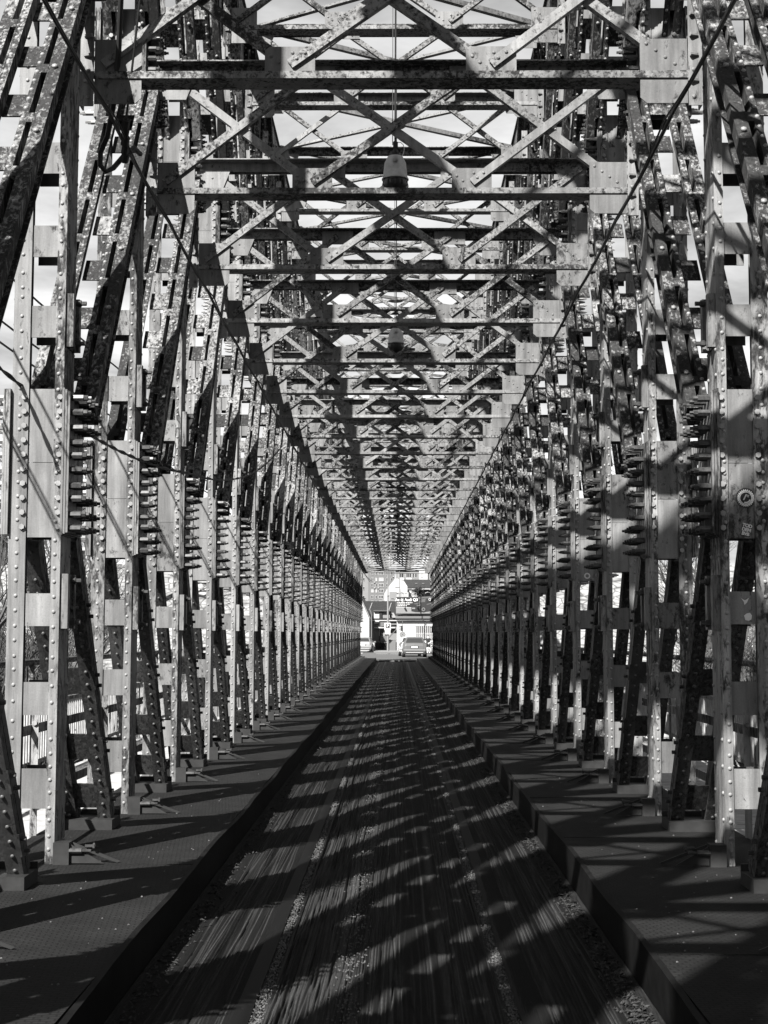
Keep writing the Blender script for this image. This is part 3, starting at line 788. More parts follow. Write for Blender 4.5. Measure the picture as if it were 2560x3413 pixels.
S.add([(x, 0, z) for x, z in a_] + [(x, 0, z) for x, z in b_], [(i, (i+1) % 24, 24+(i+1) % 24, 24+i) for i in range(24)])
o = S.build('ring_sticker', M_SIGNW); o.location = (2.70, Yk(3) + .0115, 2.80); tag(o, 'small white ring painted round a bolt hole at a plate corner', 'sticker')
S = MB(); S.add([(x * .5, 0, z * .5) for x, z in ((-.06, .02), (-.02, .05), (.03, .06), (.06, .02), (.05, -.04), (.01, -.06), (-.04, -.05))], [tuple(range(7))])
S.add([(x * .5 - .02, 0, z * .5 + .12) for x, z in ((-.06, .04), (0, .01), (.06, .05), (.03, -.02), (-.01, -.06), (-.02, -.01))], [tuple(range(6))])
o = S.build('torn_sticker', M_SIGNW); o.location = (2.735, SY, 2.13); tag(o, 'torn scraps of a white sticker on the small plate under the black sticker', 'sticker')

# ------------------------------------------------------------------ the far bank: street furniture, vehicles, people, houses
GZ = 0.10
def boxpart(name, mat, parent, *b): return MB().box(*b).build(name, mat, parent)
def window(parent, x, y, z, w, h, glass=None, mull=0, frame=None, sill=True):
    """a framed window standing 3 cm proud of a wall whose face is at y"""
    m = MB(); f = .12 if w > .8 else .08
    m.box(x - w/2 - f, x - w/2, y - .06, y - .002, z - h/2, z + h/2); m.box(x + w/2, x + w/2 + f, y - .06, y - .002, z - h/2, z + h/2)
    m.box(x - w/2 - f, x + w/2 + f, y - .06, y - .002, z + h/2, z + h/2 + f); m.box(x - w/2 - f, x + w/2 + f, y - .12, y - .002, z - h/2 - f, z - h/2)
    for i in range(mull):
        xm = x - w/2 + w * (i + 1) / (mull + 1); m.box(xm - .05, xm + .05, y - .05, y - .012, z - h/2, z + h/2)
    o = m.build('window', frame or M_WHITE, parent)
    boxpart('pane', glass or M_GLASS, o, x - w/2, x + w/2, y - .011, y - .003, z - h/2, z + h/2); return o

# apartment block
E = thing('apartment_building', 'tall grey apartment block with rows of white framed windows', 'building'); EY = 480
boxpart('wall', M_GREY, E, -9.7, -.95, EY, EY + 14, 0, 23.2)
boxpart('side_wall', M_PALE, E, -14.5, -9.71, EY + 2, EY + 14, 0, 23.0)
boxpart('stair_house', M_PALE, E, -10.4, -6.5, EY + 4, EY + 9, 23.01, 24.6)
for r, z in enumerate((21.9, 19.85, 17.95, 16.05, 14.0, 12.2, 10.3, 8.4)):
    for c, (x, w, mu) in enumerate(((-8.3, .75, 1), (-7.0, .4, 0), (-5.35, 1.35, 2), (-3.4, .5, 0), (-1.8, .5, 0))):
        gl = M_GLASSL if (r * 5 + c * 3) % 7 in (1, 4) else M_GLASS
        window(E, x, EY, z, w, .95, gl, mu)
for x, z in ((-7.9, 19.0), (-7.9, 17.1), (-6.7, 17.1), (-5.0, 13.0), (-1.7, 20.9)):
    o = boxpart('air_conditioner', M_WHITE, E, x, x + .55, EY - .35, EY - .01, z - .25, z + .15); MB().cyl((x + .2, EY - .36, z - .05), (x + .2, EY - .352, z - .05), .15, n=10).build('fan_grille', M_BLACK, o)
for x in (-12.8, -11.2):
    for z in (20, 17, 14, 11): window(E, x, EY + 2, z, .5, .9, M_GLASS)
# long block behind to the right
F = thing('balcony_block', 'long pale apartment block with recessed balconies and flat roof', 'building'); FY = 500
boxpart('wall', M_PALE, F, -.4, 22, FY, FY + 12, 0, 23.4)
boxpart('pale_bay', M_WHITE, F, 7.6, 10.6, FY - .6, FY - .01, 0, 23.6)
boxpart('roof', M_ROOF, F, -.6, 22.2, FY - .3, FY + 12.2, 23.61, 23.9)
for z in (22.0, 19.2, 16.4):
    for x, w, mu in ((1.4, 1.6, 1), (4.0, 1.7, 2), (5.6, .5, 0), (6.6, .9, 1), (12.3, 1.0, 1), (14.0, .5, 0)): window(F, x, FY, z, w, 1.25, M_GLASS, mu)
    window(F, 8.6, FY - .6, z, .7, 1.1, M_GLASSL)
    for xa, xb in ((.6, 2.3), (3.1, 5.0), (9.0, 10.4), (13.0, 15.0)):
        b_ = boxpart('balcony', M_WHITE, F, xa, xb, FY - 1.3, FY - 1.2, z - 1.75, z - .85); boxpart('balcony_floor', M_GREY, b_, xa, xb, FY - 1.2, FY - .62, z - 1.8, z - 1.7)

# white gable house, its flat annex, and the long dark roof
C = thing('gable_house', 'bright white gable end house standing between block and billboard', 'house')
MB().prism([(-1.75, 200, 0), (1.45, 200, 0), (1.45, 200, 8.5), (1.0, 200, 9.2), (.35, 200, 9.35), (.05, 200, 9.6), (-.35, 200, 9.45), (-1.24, 200, 8.35), (-1.75, 200, 7.5)], (0, 3.8, 0)).build('wall', M_WHITE, C)
boxpart('vent_slot', M_BLACK, C, -.25, .45, 199.97, 199.995, 8.32, 8.38)
boxpart('annex', M_PALE, C, -1.0, 1.35, 190, 199.9, 0, 7.45); 
window(C, .75, 190, 6.9, 1.3, .7, M_GLASSL, 2)
D = thing('long_roof_house', 'white house with a long dark tiled roof beyond the billboard', 'house')
MB().prism([(1.2, 204, 8.5), (9.5, 204, 8.3), (9.5, 212, 9.85), (1.0, 212, 9.9)], (0, 0, -.15)).build('roof', M_ROOF, D)
boxpart('wall', M_WHITE, D, 1.48, 3.0, 204.3, 211.5, 0, 8.2); boxpart('grey_wing', M_GREY, D, 3.01, 9.4, 205.2, 211.5, 0, 8.15)  # the wing beside the white wall is grey
boxpart('gutter', M_WHITE, D, 2.1, 9.4, 203.85, 203.99, 8.2, 8.32); boxpart('chimney', M_PALE, D, 5.2, 5.7, 208, 208.6, 8.9, 10.2)
window(D, 3.6, 205.2, 7.2, .5, .8)
for x in (2.6, 3.6): boxpart('skylight', M_PALE, D, x, x + .35, 207.2, 207.9, 9.12, 9.2)

# left white gable and the house with balconies
A = thing('white_gable', 'plain white rendered house with steep gable at the left edge', 'house')
MB().prism([(-8.0, 155, GZ), (-2.98, 155, GZ), (-2.98, 155, 3.6), (-4.4, 155, 6.8), (-8.0, 155, 3.6)], (0, 7, 0)).build('wall', M_WHITE, A)
MB().prism([(-2.86, 154.8, 3.45), (-2.86, 154.8, 3.65), (-4.4, 154.8, 7.05), (-4.4, 154.8, 6.82)], (0, 7.3, 0)).build('roof', M_PALE, A)
MB().cyl((-2.9, 154.9, GZ), (-2.9, 154.9, 3.5), .05, n=6).build('downpipe', M_MID, A)
Bh = thing('balcony_house', 'grey house with dark tiled roof, recessed dormer and two balconies', 'house'); BY = 163
boxpart('wall', M_PALE, Bh, -3.2, .6, BY, BY + 8, GZ, 3.5)
MB().prism([(-4.6, BY - .4, 3.5), (.7, BY - .4, 3.5), (.7, BY + 7, 5.65), (-4.6, BY + 7, 5.65)], (0, 0, .12)).build('roof', M_ROOF, Bh)
rt = MB()
for i in range(44): xx = -4.55 + i * .12; rt.obox((xx, BY - .42, 3.622), (.03, 0, 0), (0, 7.4, 2.15), (0, -.01, .03))
o = rt.build('roof_tiles', M_ROOF, Bh); o['kind'] = 'stuff'
for i, x in enumerate((-3.2, -.95)): MB().obox((x, BY + 3, 4.63), (.1, 0, 0), (.25, 3, .87), (0, 0, .06)).build('snow_rail', M_PALE, Bh)
boxpart('dormer_cheek', M_WHITE, Bh, -2.58, -1.85, BY - .3, BY + 2, 3.05, 4.45); boxpart('dormer_roof', M_MID, Bh, -2.62, -.75, BY - .6, BY + 3.4, 4.46, 4.58)
boxpart('dormer_wall', M_PALE, Bh, -1.84, -.8, BY - .2, BY + 2, 3.05, 4.45); boxpart('dormer_door', M_GLASS, Bh, -1.98, -1.68, BY - .38, BY - .31, 3.2, 4.35)
o = MB().prism([(-.75, BY + .6, 4.25), (-.35, BY + .6, 4.25), (-.10, BY - .6, 3.72), (-.5, BY - .6, 3.72)], (0, 0, .06)); o.build('skylight', M_PALE, Bh)
for z in (2.75, 1.1):
    b_ = boxpart('balcony', M_GREY, Bh, -1.85, -.9, BY - .5, BY - .42, z, z + .62); boxpart('balcony_slab', M_WHITE, b_, -2.55, -.2, BY - .55, BY - .01, z - .2, z - .08)
    MB().box(-1.99, -1.87, BY - .5, BY - .44, z, z + .6).build('baluster', M_BLACK, b_)
boxpart('gutter', M_WHITE, Bh, -3.3, .6, BY - .62, BY - .5, 3.36, 3.47)
window(Bh, -1.72, BY, 1.85, .42, 1.15); window(Bh, -1.25, BY, 1.9, .25, .8, M_GLASS)
boxpart('garage_front', M_MID, Bh, -2.5, .5, BY - .12, BY - .01, GZ, .85); window(Bh, -1.55, BY - .12, .55, .42, .3)
Sh = thing('lean_to', 'small shed with a steep dark lean-to roof beside the white shop', 'shed')
MB().prism([(-.95, 154, 1.3), (-.05, 154, 2.35), (-.05, 154, 2.48), (-1.05, 154, 1.36)], (0, 4, 0)).build('roof', M_MID, Sh); boxpart('wall', M_GREY, Sh, -.8, -.1, 154.4, 157.5, GZ, 1.25)

# shop with the billboard on its roof
H = thing('white_shop', 'low white shop with barred window and dark projecting eaves', 'shop'); HY = 150
boxpart('wall', M_WHITE, H, 0.0, 10, HY, HY + 12, GZ, 3.3)
for i in range(13): boxpart('wall_board', M_WHITE, H, 0.004, 10, HY - .022, HY - .004, .18 + i * .235, .40 + i * .235)
boxpart('fascia', M_WHITE, H, -.03, 10.03, HY - .35, HY - .03, 3.31, 3.52); boxpart('eaves', M_GREY, H, -.14, 10.1, HY - .55, HY + 12, 3.53, 3.80)
MB().prism([(-.1, HY - .3, 3.81), (10, HY - .3, 3.81), (10, HY + 6, 4.6), (-.1, HY + 6, 4.6)], (0, 0, .08)).build('roof', M_ROOF, H)
w_ = MB().box(2.0, 3.58, HY - .045, HY - .0245, .95, 2.72); wo_ = w_.build('window', M_GLASS, H)
boxpart('curtain', M_PALE, wo_, 2.0, 3.58, HY - .06, HY - .047, .95, 2.05)
for i in range(9): boxpart('bar', M_WHITE, wo_, 1.97 + .194 * i, 2.05 + .194 * i, HY - .12, HY - .07, .9, 2.74)
boxpart('crossbar', M_WHITE, wo_, 1.95, 3.62, HY - .14, HY - .121, 1.88, 1.93); boxpart('window_head', M_WHITE, wo_, 1.9, 3.7, HY - .1, HY - .03, 2.75, 2.84)
MB().tube([(2.98, HY - .1, 3.15), (3.0, HY - .2, 3.0), (2.99, HY - .2, 2.86)], .03, 5).build('vent_pipe', M_MID, H)
K = thing('billboard', 'long dark car advertisement billboard on the shop roof with white lettering', 'billboard'); KY = 149.2; kp = (KY) / 4790
def bp(x, y): return (CAMX + (1200 + x / 6.38 - 1325) * kp, 2 + (2110 - 1870 - y / 6.38) * kp)
def flat(name, pts, mat, dy, parent=K):
    m = MB(); m.add([(x, KY - dy, z) for x, z in (bp(*p) for p in pts)], [tuple(range(len(pts)))]); return m.build(name, mat, parent)
boxpart('panel', M_PALE, K, -.08, 5.0, KY, KY + .12, 4.02, 5.75)
flat('dark_field', [(776, 768), (1600, 768), (1600, 900), (1180, 985), (776, 985)], M_BLACK, .01)
flat('top_band', [(1240, 762), (1600, 745), (1600, 800), (1240, 815)], M_MID, .02)
flat('pale_ground', [(776, 1000), (1095, 990), (1600, 1060), (1600, 1110), (776, 1110)], M_PALE, .02)
flat('white_streak', [(776, 975), (1095, 985), (1095, 995), (776, 990)], M_WHITE, .03)
cb = flat('printed_car', [(1095, 1065), (1095, 965), (1122, 905), (1200, 885), (1275, 808), (1345, 792), (1490, 795), (1600, 825), (1600, 1050), (1500, 1065), (1390, 1080), (1300, 1088), (1180, 1082)], M_CARD, .04)
flat('windscreen', [(1235, 880), (1290, 815), (1400, 800), (1385, 870)], M_MID, .05); flat('side_window', [(1410, 900), (1425, 815), (1590, 825), (1590, 860), (1480, 880)], M_BLACK, .05)
flat('door_light', [(1420, 915), (1590, 868), (1590, 885), (1420, 935)], M_MID, .055); flat('bonnet_light', [(1130, 910), (1235, 885), (1330, 885), (1220, 925)], M_MID, .05)
flat('headlamp', [(1205, 945), (1290, 920), (1300, 945), (1215, 960)], M_GREY, .06); flat('number_plate', [(1108, 990), (1175, 990), (1175, 1022), (1108, 1018)], M_PALE, .06)
for cx, cy, r in ((1350, 1025, 62), (1580, 1005, 50)):
    x_, z_ = bp(cx, cy); rr = r / 6.38 * kp
    for q_, (k_, mt, dy) in enumerate(((1, M_BLACK, .06), (.62, M_GREY, .07), (.32, M_BLACK, .08))):
        m = MB(); m.add([(x, KY - dy, z) for x, z in disc_pts(x_, z_, rr * k_, 18)], [tuple(range(18))]); m.build(('printed_tyre', 'printed_rim', 'printed_hub')[q_], mt, K)
for i in range(4):
    x_, z_ = bp(1488 + 33 * i, 815); a_ = disc_pts(x_, z_, .14, 18); b_ = disc_pts(x_, z_, .105, 18)
    m = MB(); m.add([(x, KY - .075 - .002 * i, z) for x, z in a_] + [(x, KY - .075 - .002 * i, z) for x, z in b_], [(j, (j+1) % 18, 18+(j+1) % 18, 18+j) for j in range(18)]); m.build('emblem_ring', M_SIGNW, K)
x_, z_ = bp(1003, 826); put_text('Az új Audi Q3.', .40, K, (x_, KY - .03, z_), 0, None, .009)
for yy, xa, xb in ((885, 795, 1115), (915, 795, 1065), (950, 795, 1005)):
    x0, z0 = bp(xa, yy + 8); x1, z1 = bp(xb, yy - 6); m = MB(); xx = x0; rr = random.Random(yy)
    while xx < x1:
        w_ = rr.uniform(.05, .22); m.box(xx, min(xx + w_, x1), KY - .025, KY - .022, z0, z1 - rr.uniform(0, .012)); xx += w_ + .03
    m.build('small_print', M_SIGNW, K)['kind'] = 'stuff'
for x in (.7, 2.05, 3.55):
    a_ = MB().tube([(x, KY, 5.8), (x - .02, KY - .2, 6.12), (x - .35, KY - 1.0, 6.22), (x - .62, KY - 1.5, 6.12)], .03, 5).build('lamp_arm', M_SIGNW, K)
    MB().box(x - .72, x - .55, KY - 1.75, KY - 1.45, 6.0, 6.1).build('lamp_head', M_BLACK, a_)

# spiky plant behind the billboard, hedge, foliage at the left
def spiky(name, label, cat, loc, zc, r, n, mat, seed):
    rr = random.Random(seed); T_ = thing(name, label, cat, loc); MB().cyl((0, 0, 0), (0, 0, zc), .14, .09, n=7).build('trunk', M_BRANCH, T_); m = MB()
    for _ in range(n):
        a = rr.random() * 6.28; e = rr.uniform(-.5, 1.4); d = Vector((math.cos(a) * math.cos(e), math.sin(a) * math.cos(e), math.sin(e))); p0 = Vector((rr.uniform(-.4, .4), rr.uniform(-.3, .3), zc + rr.uniform(-.3, .4))); w = Vector((-d.y, d.x, 0)).normalized() * .05
        L = r * rr.uniform(.5, 1); m.add([p0 - w, p0 + w, p0 + d * L * .6 + w * .8, p0 + d * L - Vector((0, 0, .1 * L)), p0 + d * L * .6 - w * .8], [(0, 1, 2, 3, 4)])
    m.build('crown', M_LEAF, T_)
spiky('yucca_tree', 'dark spiky leaved tree rising behind the billboard', 'tree', (2.65, 180, GZ), 6.9, .95, 170, M_LEAF, 4)
def leafy(name, label, cat, loc, h, r, n, size, seed, group=None):
    rr = random.Random(seed); T_ = thing(name, label, cat, loc, 0, group); t_ = MB().cyl((0, 0, 0), (0, 0, h * .6), .12, .05, n=6); 
    t_.build('trunk', M_BRANCH, T_); m = MB()
    cl_ = [(Vector((rr.gauss(0, .45) * r, rr.gauss(0, .45) * r, h * rr.uniform(.3, .9))), r * rr.uniform(.25, .5)) for _ in range(16)]
    for _ in range(n):
        c, q = rr.choice(cl_); d = Vector((rr.gauss(0, 1), rr.gauss(0, 1), rr.gauss(0, 1))).normalized(); p0 = c + d * q * rr.uniform(.6, 1.1); u = Vector((rr.gauss(0, 1), rr.gauss(0, 1), rr.gauss(0, .6))).normalized() * size; v = d.cross(u).normalized() * size * .5
        m.add([p0 - u, p0 + v, p0 + u, p0 - v], [(0, 1, 2, 3)])
    m.build('crown', M_LEAF, T_)
leafy('leafy_tree', 'dark bushy tree at the left edge below the apartment block', 'tree', (-6.6, 225, GZ), 8.5, 1.9, 1500, .16, 5)
leafy('leafy_tree', 'low dark tree behind the white gable house', 'tree', (-9.0, 175, GZ), 7.0, 2.0, 1200, .16, 6)
rr_ = random.Random(9); m = MB()
for _ in range(2200):
    p0 = Vector((rr_.uniform(-2.6, .4), 158 + rr_.uniform(0, .7), GZ + .9 * rr_.random())); u = Vector((rr_.gauss(0, 1), rr_.gauss(0, 1), rr_.gauss(0, 1))).normalized() * .09; v = u.orthogonal().normalized() * .05; m.add([p0-u, p0+v, p0+u, p0-v], [(0,1,2,3)])
hd_ = thing('hedge', 'low dark clipped hedge in front of the balcony house', 'hedge'); m.build('foliage', M_LEAF, hd_)

# poles, signs, signals
L_ = thing('street_pole', 'tall pale tapered steel pole carrying the parking sign', 'pole', (-.88, 143, GZ))
MB().cyl((0, 0, 0), (0, 0, 5.6), .105, .085, n=10).build('lower_tube', M_SIGNG, L_); MB().cyl((0, 0, 5.6), (0, 0, 12.5), .06, .05, n=10).build('upper_tube', M_SIGNG, L_); MB().cyl((0, 0, 5.52), (0, 0, 5.66), .115, n=10).build('collar', M_SIGNG, L_)
Pn = thing('parking_sign', 'white framed dark parking sign with a P and small plates below', 'sign', (-.90, 142.8, 2.5))
boxpart('board', M_SIGNW, Pn, -.31, .31, -.02, 0, -.22, .50); boxpart('dark_square', M_BLACK, Pn, -.22, .22, -.024, -.0205, 0, .42); put_text('P', .40, Pn, (0, -.032, .21), 0, None, .012)
boxpart('lower_plate', M_SIGNW, Pn, -.26, .26, -.02, 0, -.60, -.25)
m = MB()
for i in range(9): m.box(-.14 + .033 * i, -.12 + .033 * i, -.0245, -.0215, -.13, -.09)
m.build('small_print', M_MID, Pn)['kind'] = 'stuff'
T_ = thing('street_lamp', 'thin pale street lamp with a bent arm in front of the gable', 'street lamp', (.33, 186, GZ))
MB().cyl((0, 0, 0), (0, 0, 9.9), .09, .045, n=8).build('pole', M_PALE, T_); a_ = MB().tube([(0, 0, 5.9), (-.3, -.3, 6.15), (-.8, -.6, 6.28)], .03, 5).build('arm', M_PALE, T_); MB().box(-1.05, -.72, -.7, -.5, 6.25, 6.35).build('lamp_head', M_BLACK, a_); MB().cyl((.15, 0, 5.5), (.15, 0, 7.6), .025, n=6).build('rod', M_MID, T_)
T_ = thing('street_pole', 'slim grey pole with a bent top by the white gable corner', 'pole', (-2.62, 150, GZ))
MB().tube([(0, 0, 0), (0, 0, 3.6), (-.05, 0, 4.0), (-.22, 0, 4.45)], .06, 7).build('tube', M_GREY, T_)
T_ = thing('traffic_light', 'black traffic light seen from the side on a slim pole', 'traffic light', (.57, 140.2, GZ))
MB().cyl((0, 0, 0), (0, 0, 3.05), .028, n=7).build('pole', M_PALE, T_); hd_ = MB().box(-.16, -.02, -.1, .1, 2.1, 2.62).build('signal_head', M_BLACK, T_)
for z in (2.2, 2.36, 2.52): MB().prism([(-.16, -.08, z + .06), (-.36, -.08, z + .07), (-.36, -.08, z + .04), (-.16, -.08, z - .02)], (0, .16, 0)).build('hood', M_BLACK, hd_)
MB().prism([(-.04, -.06, 2.93), (.18, -.06, 2.95), (.16, -.06, 2.83), (.0, -.06, 2.80)], (0, .12, 0)).build('upper_signal', M_BLACK, T_)
T_ = thing('round_sign', 'round grey no stopping sign with a cross below the traffic light', 'sign', (.57, 140.0, 1.86))
m = MB(); m.cyl((0, -.01, 0), (0, .01, 0), .285, n=28); m.build('rim', M_GREY, T_); m = MB(); m.cyl((0, -.016, 0), (0, -.011, 0), .235, n=28); m.build('face', M_SIGNG, T_)
for an in (45, -45): o = MB().box(-.23, .23, -.022, -.017, -.022, .022).build('cross_bar', M_GREY, T_); o.rotation_euler = (0, R(an), 0)
T_ = thing('marker_cabinet', 'white box cabinet with black chevrons on its side by the parked car', 'cabinet', (-2.36, 143, GZ))
boxpart('box', M_WHITE, T_, -.17, .15, -.2, .2, 0, .95)
for i in range(4): MB().prism([(.1505, -.2, .1 + .22 * i), (.1505, .2, .22 + .22 * i), (.1505, .2, .33 + .22 * i), (.1505, -.2, .21 + .22 * i)], (.09, 0, 0)).build('chevron', M_BLACK, T_)
for i, (z0, sg) in enumerate(((6.75, .35), (6.6, .30), (6.35, .1))):
    m = MB(); m.tube(sag((-2.5, 100.6 + i * .2, z0), (2.5, 100.6 + i * .2, z0 - .06 * i), sg), .016 if i else .03, 5); tag(m.build('portal_wire', M_CABLE), ('thickest sagging wire', 'middle sagging wire', 'thin straighter wire')[i] + ' strung across the far portal', 'wire')
m = MB()
for p_ in ([(-2.35, 100, 6.6), (-2.15, 100, 6.0), (-1.75, 100, 5.6)], [(-2.3, 100.1, 6.3), (-2.1, 100.1, 5.9), (-1.85, 100.1, 5.55)]): m.tube(p_, .018, 5)
tag(m.build('loose_bars', M_CABLE), 'bent bars hanging from the top left corner of the far portal', 'bars')

# cars
def car(label, loc, rot, paint_m, W=1.0, suv=0.0, name='parked_car'):
    T_ = thing(name, label, 'car', loc, rot); hs = 1 + suv
    st = [(0.00, .76, .52, .56, .70), (.06, .84, .80, .84, .74), (.11, .86, .94, .99, .74), (.16, .865, 1.0, 1.05, .73), (.50, .87, 1.02, 1.44, .60), (1.0, .88, 1.0, 1.50, .60), (2.2, .88, .98, 1.49, .60), (3.05, .87, .96, 1.03, .70), (3.75, .84, .80, .86, .66), (4.0, .70, .56, .60, .55)]
    m = MB(); n = 0
    for y, w, zb, zr, wr in st:
        half = [(w * .80, .24), (w * .97, .36), (w, .62 if zb > .7 else .45), (w * .985, zb - .05), (w * .955, zb), (wr, zr - .05), (wr * .82, zr), (0, zr + .012)]
        ring = half + [(-x, z) for x, z in half[-2::-1]]; n = len(ring); m.v += [(x * W, y, z * hs) for x, z in ring]
    for i in range(len(st) - 1):
        for j in range(n - 1): m.f.append((i*n+j+1, i*n+j, (i+1)*n+j, (i+1)*n+j+1))
        m.f.append((i*n, i*n+n-1, (i+1)*n+n-1, (i+1)*n))
    m.f += [tuple(range(n)), tuple(range((len(st)-1)*n, len(st)*n))[::-1]]
    b = m.build('body', paint_m, T_, False)
    def pt(x, y, z): return (x * W, y, z * hs)
    MB().add([pt(-.62, .165, 1.09), pt(.62, .165, 1.09), pt(.50, .455, 1.405), pt(-.50, .455, 1.405)], [(0, 1, 2, 3)]).build('rear_window', M_GLASS, T_)
    for s_ in (-1, 1):
        m = MB(); m.add([pt(s_*.80, .55, 1.03), pt(s_*.79, 2.75, 1.0), pt(s_*.625, 2.15, 1.42), pt(s_*.62, .75, 1.42)], [(0, 1, 2, 3)])
        m.v = [(x + s_ * .012 * W, y, z) for x, y, z in m.v]; m.build('side_window', M_GLASS, T_)
        MB().prism([pt(s_*.865, .09, .70), pt(s_*.70, .055, .70), pt(s_*.66, .10, .98), pt(s_*.84, .13, .99)], (0, -.03, 0)).build('tail_light', M_TAIL, T_)
        o = MB().box(min(s_*.86*W, s_*1.03*W), max(s_*.86*W, s_*1.03*W), 2.5, 2.62, .98*hs, 1.10*hs).build('mirror', paint_m, T_)
        for y in (.72, 3.25):
            w_ = MB().cyl((s_*.66*W, y, .31), (s_*.885*W, y, .31), .31, n=18).build('wheel', M_TYRE, T_); MB().cyl((s_*.886*W, y, .31), (s_*.895*W, y, .31), .19, n=14).build('rim', M_RIM, w_)
    MB().prism([pt(-.80, -.015, .50), pt(.80, -.015, .50), pt(.78, -.01, .58), pt(-.78, -.01, .58)], (0, .06, 0)).build('bumper_top', M_SIGNG, T_)
    MB().box(-.80*W, .80*W, -.03, .10, .23*hs, .345*hs).build('rear_valance', M_BLACK, T_); MB().box(-.62*W, .62*W, -.036, -.031, .345*hs, .37*hs).build('reflector_strip', M_SIGNW, T_)
    f_ = MB().box(-.31, .31, .0, .05, .68*hs, .83*hs).build('plate_recess', M_BLACK, T_); MB().box(-.26, .26, -.008, -.001, .695*hs, .80*hs).build('licence_plate', M_SIGNW, f_)
    return T_
car('dark grey hatchback seen from behind at the end of the roadway', (1.42, 114, .10), 0, M_CARG, 1.1, .07)
car('white car just ahead on the left of the dark hatchback', (1.10, 119.5, .10), 0, M_CARW, 1.06, .08)
car('silver car parked at the left edge beyond the bridge', (-3.35, 142, .10), R(-4), M_CARS, 1.04, 0.0)

# people
def skin(name, joints, bones, mat, parent, root=0, sub=1):
    me = bpy.data.meshes.new(name); me.from_pydata([j[:3] for j in joints], bones, []); me.materials.append(mat)
    o = put(name, me, parent); md = o.modifiers.new('skin', 'SKIN'); md.use_smooth_shade = True
    for i, j in enumerate(joints): me.skin_vertices[0].data[i].radius = (j[3], j[4] if len(j) > 4 else j[3])
    me.skin_vertices[0].data[root].use_root = True
    ss = o.modifiers.new('sub', 'SUBSURF'); ss.levels = sub; ss.render_levels = sub; return o
def hand(parent, wrist, d):
    w, d = Vector(wrist), Vector(d).normalized(); a = d.orthogonal().normalized(); b = d.cross(a); m = MB()
    m.tube([w, w + d * .09], .03, 6, .036)
    for i, L in enumerate((.07, .08, .075, .06)): q = w + d * .085 + a * (-.03 + .02 * i); m.tube([q, q + d * L * .6, q + d * L + b * .03], .009, 5, .007)
    q = w + d * .03 - a * .03; m.tube([q, q - a * .03 + d * .03, q - a * .04 + d * .065], .011, 5, .008); return m.build('hand', M_SKIN, parent, True)
def head_bits(parent, c, f):
    c, f = Vector(c), Vector(f).normalized(); s_ = f.cross(Vector((0, 0, 1))); m = MB(); m.dome(c + f * .085 + Vector((0, 0, -.01)), f, .018, .03, 6)
    for k in (-1, 1): m.dome(c + s_ * .085 * k, s_ * k, .025, .015, 6)
    m.build('nose_and_ears', M_SKIN, parent); m = MB()
    for k in (-1, 1): m.dome(c + f * .082 + s_ * .033 * k + Vector((0, 0, .02)), f, .011, .008, 6)
    m.obox(c + f * .085 - s_ * .025 + Vector((0, 0, -.052)), s_ * .05, f * .006, (0, 0, .01)); m.build('eyes_and_mouth', M_BLACK, parent)
P1 = thing('person', 'person in black top and black shorts standing with hands at the waist', 'person', (2.92, 134, GZ))
J = [(0, 0, .92, .12, .09), (0, 0, 1.12, .115, .085), (0, 0, 1.33, .15, .09), (0, 0, 1.43, .06), (0, -.02, 1.50, .052), (0, -.03, 1.60, .085, .095), (0, -.03, 1.67, .06),
     (-.18, 0, 1.38, .055), (-.30, .02, 1.14, .042), (-.14, -.16, 1.00, .032), (.18, 0, 1.38, .055), (.30, .02, 1.14, .042), (.14, -.16, 1.00, .032),
     (-.09, 0, .86, .085), (-.08, -.02, .48, .058), (-.07, 0, .09, .04), (-.07, -.13, .04, .035), (.09, 0, .86, .085), (.12, .02, .50, .058), (.14, .22, .16, .042), (.15, .16, .05, .035)]
Bn = [(0,1),(1,2),(2,3),(3,4),(4,5),(5,6),(2,7),(7,8),(8,9),(2,10),(10,11),(11,12),(0,13),(13,14),(14,15),(15,16),(0,17),(17,18),(18,19),(19,20)]
skin('body', J, Bn, M_SKIN, P1)
skin('shirt', [(0,0,.95,.15,.12),(0,0,1.12,.145,.11),(0,0,1.34,.17,.11),(0,0,1.44,.08),(-.19,0,1.385,.075),(-.26,.01,1.22,.062),(.19,0,1.385,.075),(.26,.01,1.22,.062)], [(0,1),(1,2),(2,3),(2,4),(4,5),(2,6),(6,7)], M_CLOTHD, P1)
skin('shorts', [(0,0,.96,.145,.115),(-.095,0,.84,.105),(-.085,-.01,.56,.09),(.095,0,.84,.105),(.115,.01,.57,.09)], [(0,1),(1,2),(0,3),(3,4)], M_CLOTHD, P1)
m = MB(); m.dome((0, -.015, 1.635), (0, .25, 1), .098, .085, 12); m.build('hair', M_HAIR, P1, True); head_bits(P1, (0, -.03, 1.60), (-.3, -1, 0))
hand(P1, (-.14, -.16, 1.0), (.8, -.3, -.2)); hand(P1, (.14, -.16, 1.0), (-.8, -.3, -.2))
for x, y in ((-.07, -.08), (.15, .18)): MB().box(x - .05, x + .05, y - .14, y + .12, 0.0, .07).build('shoe', M_CLOTHD, P1)
P2 = thing('person', 'person in white trousers seated on a bicycle beside the shop wall', 'person', (3.55, 134.6, GZ))
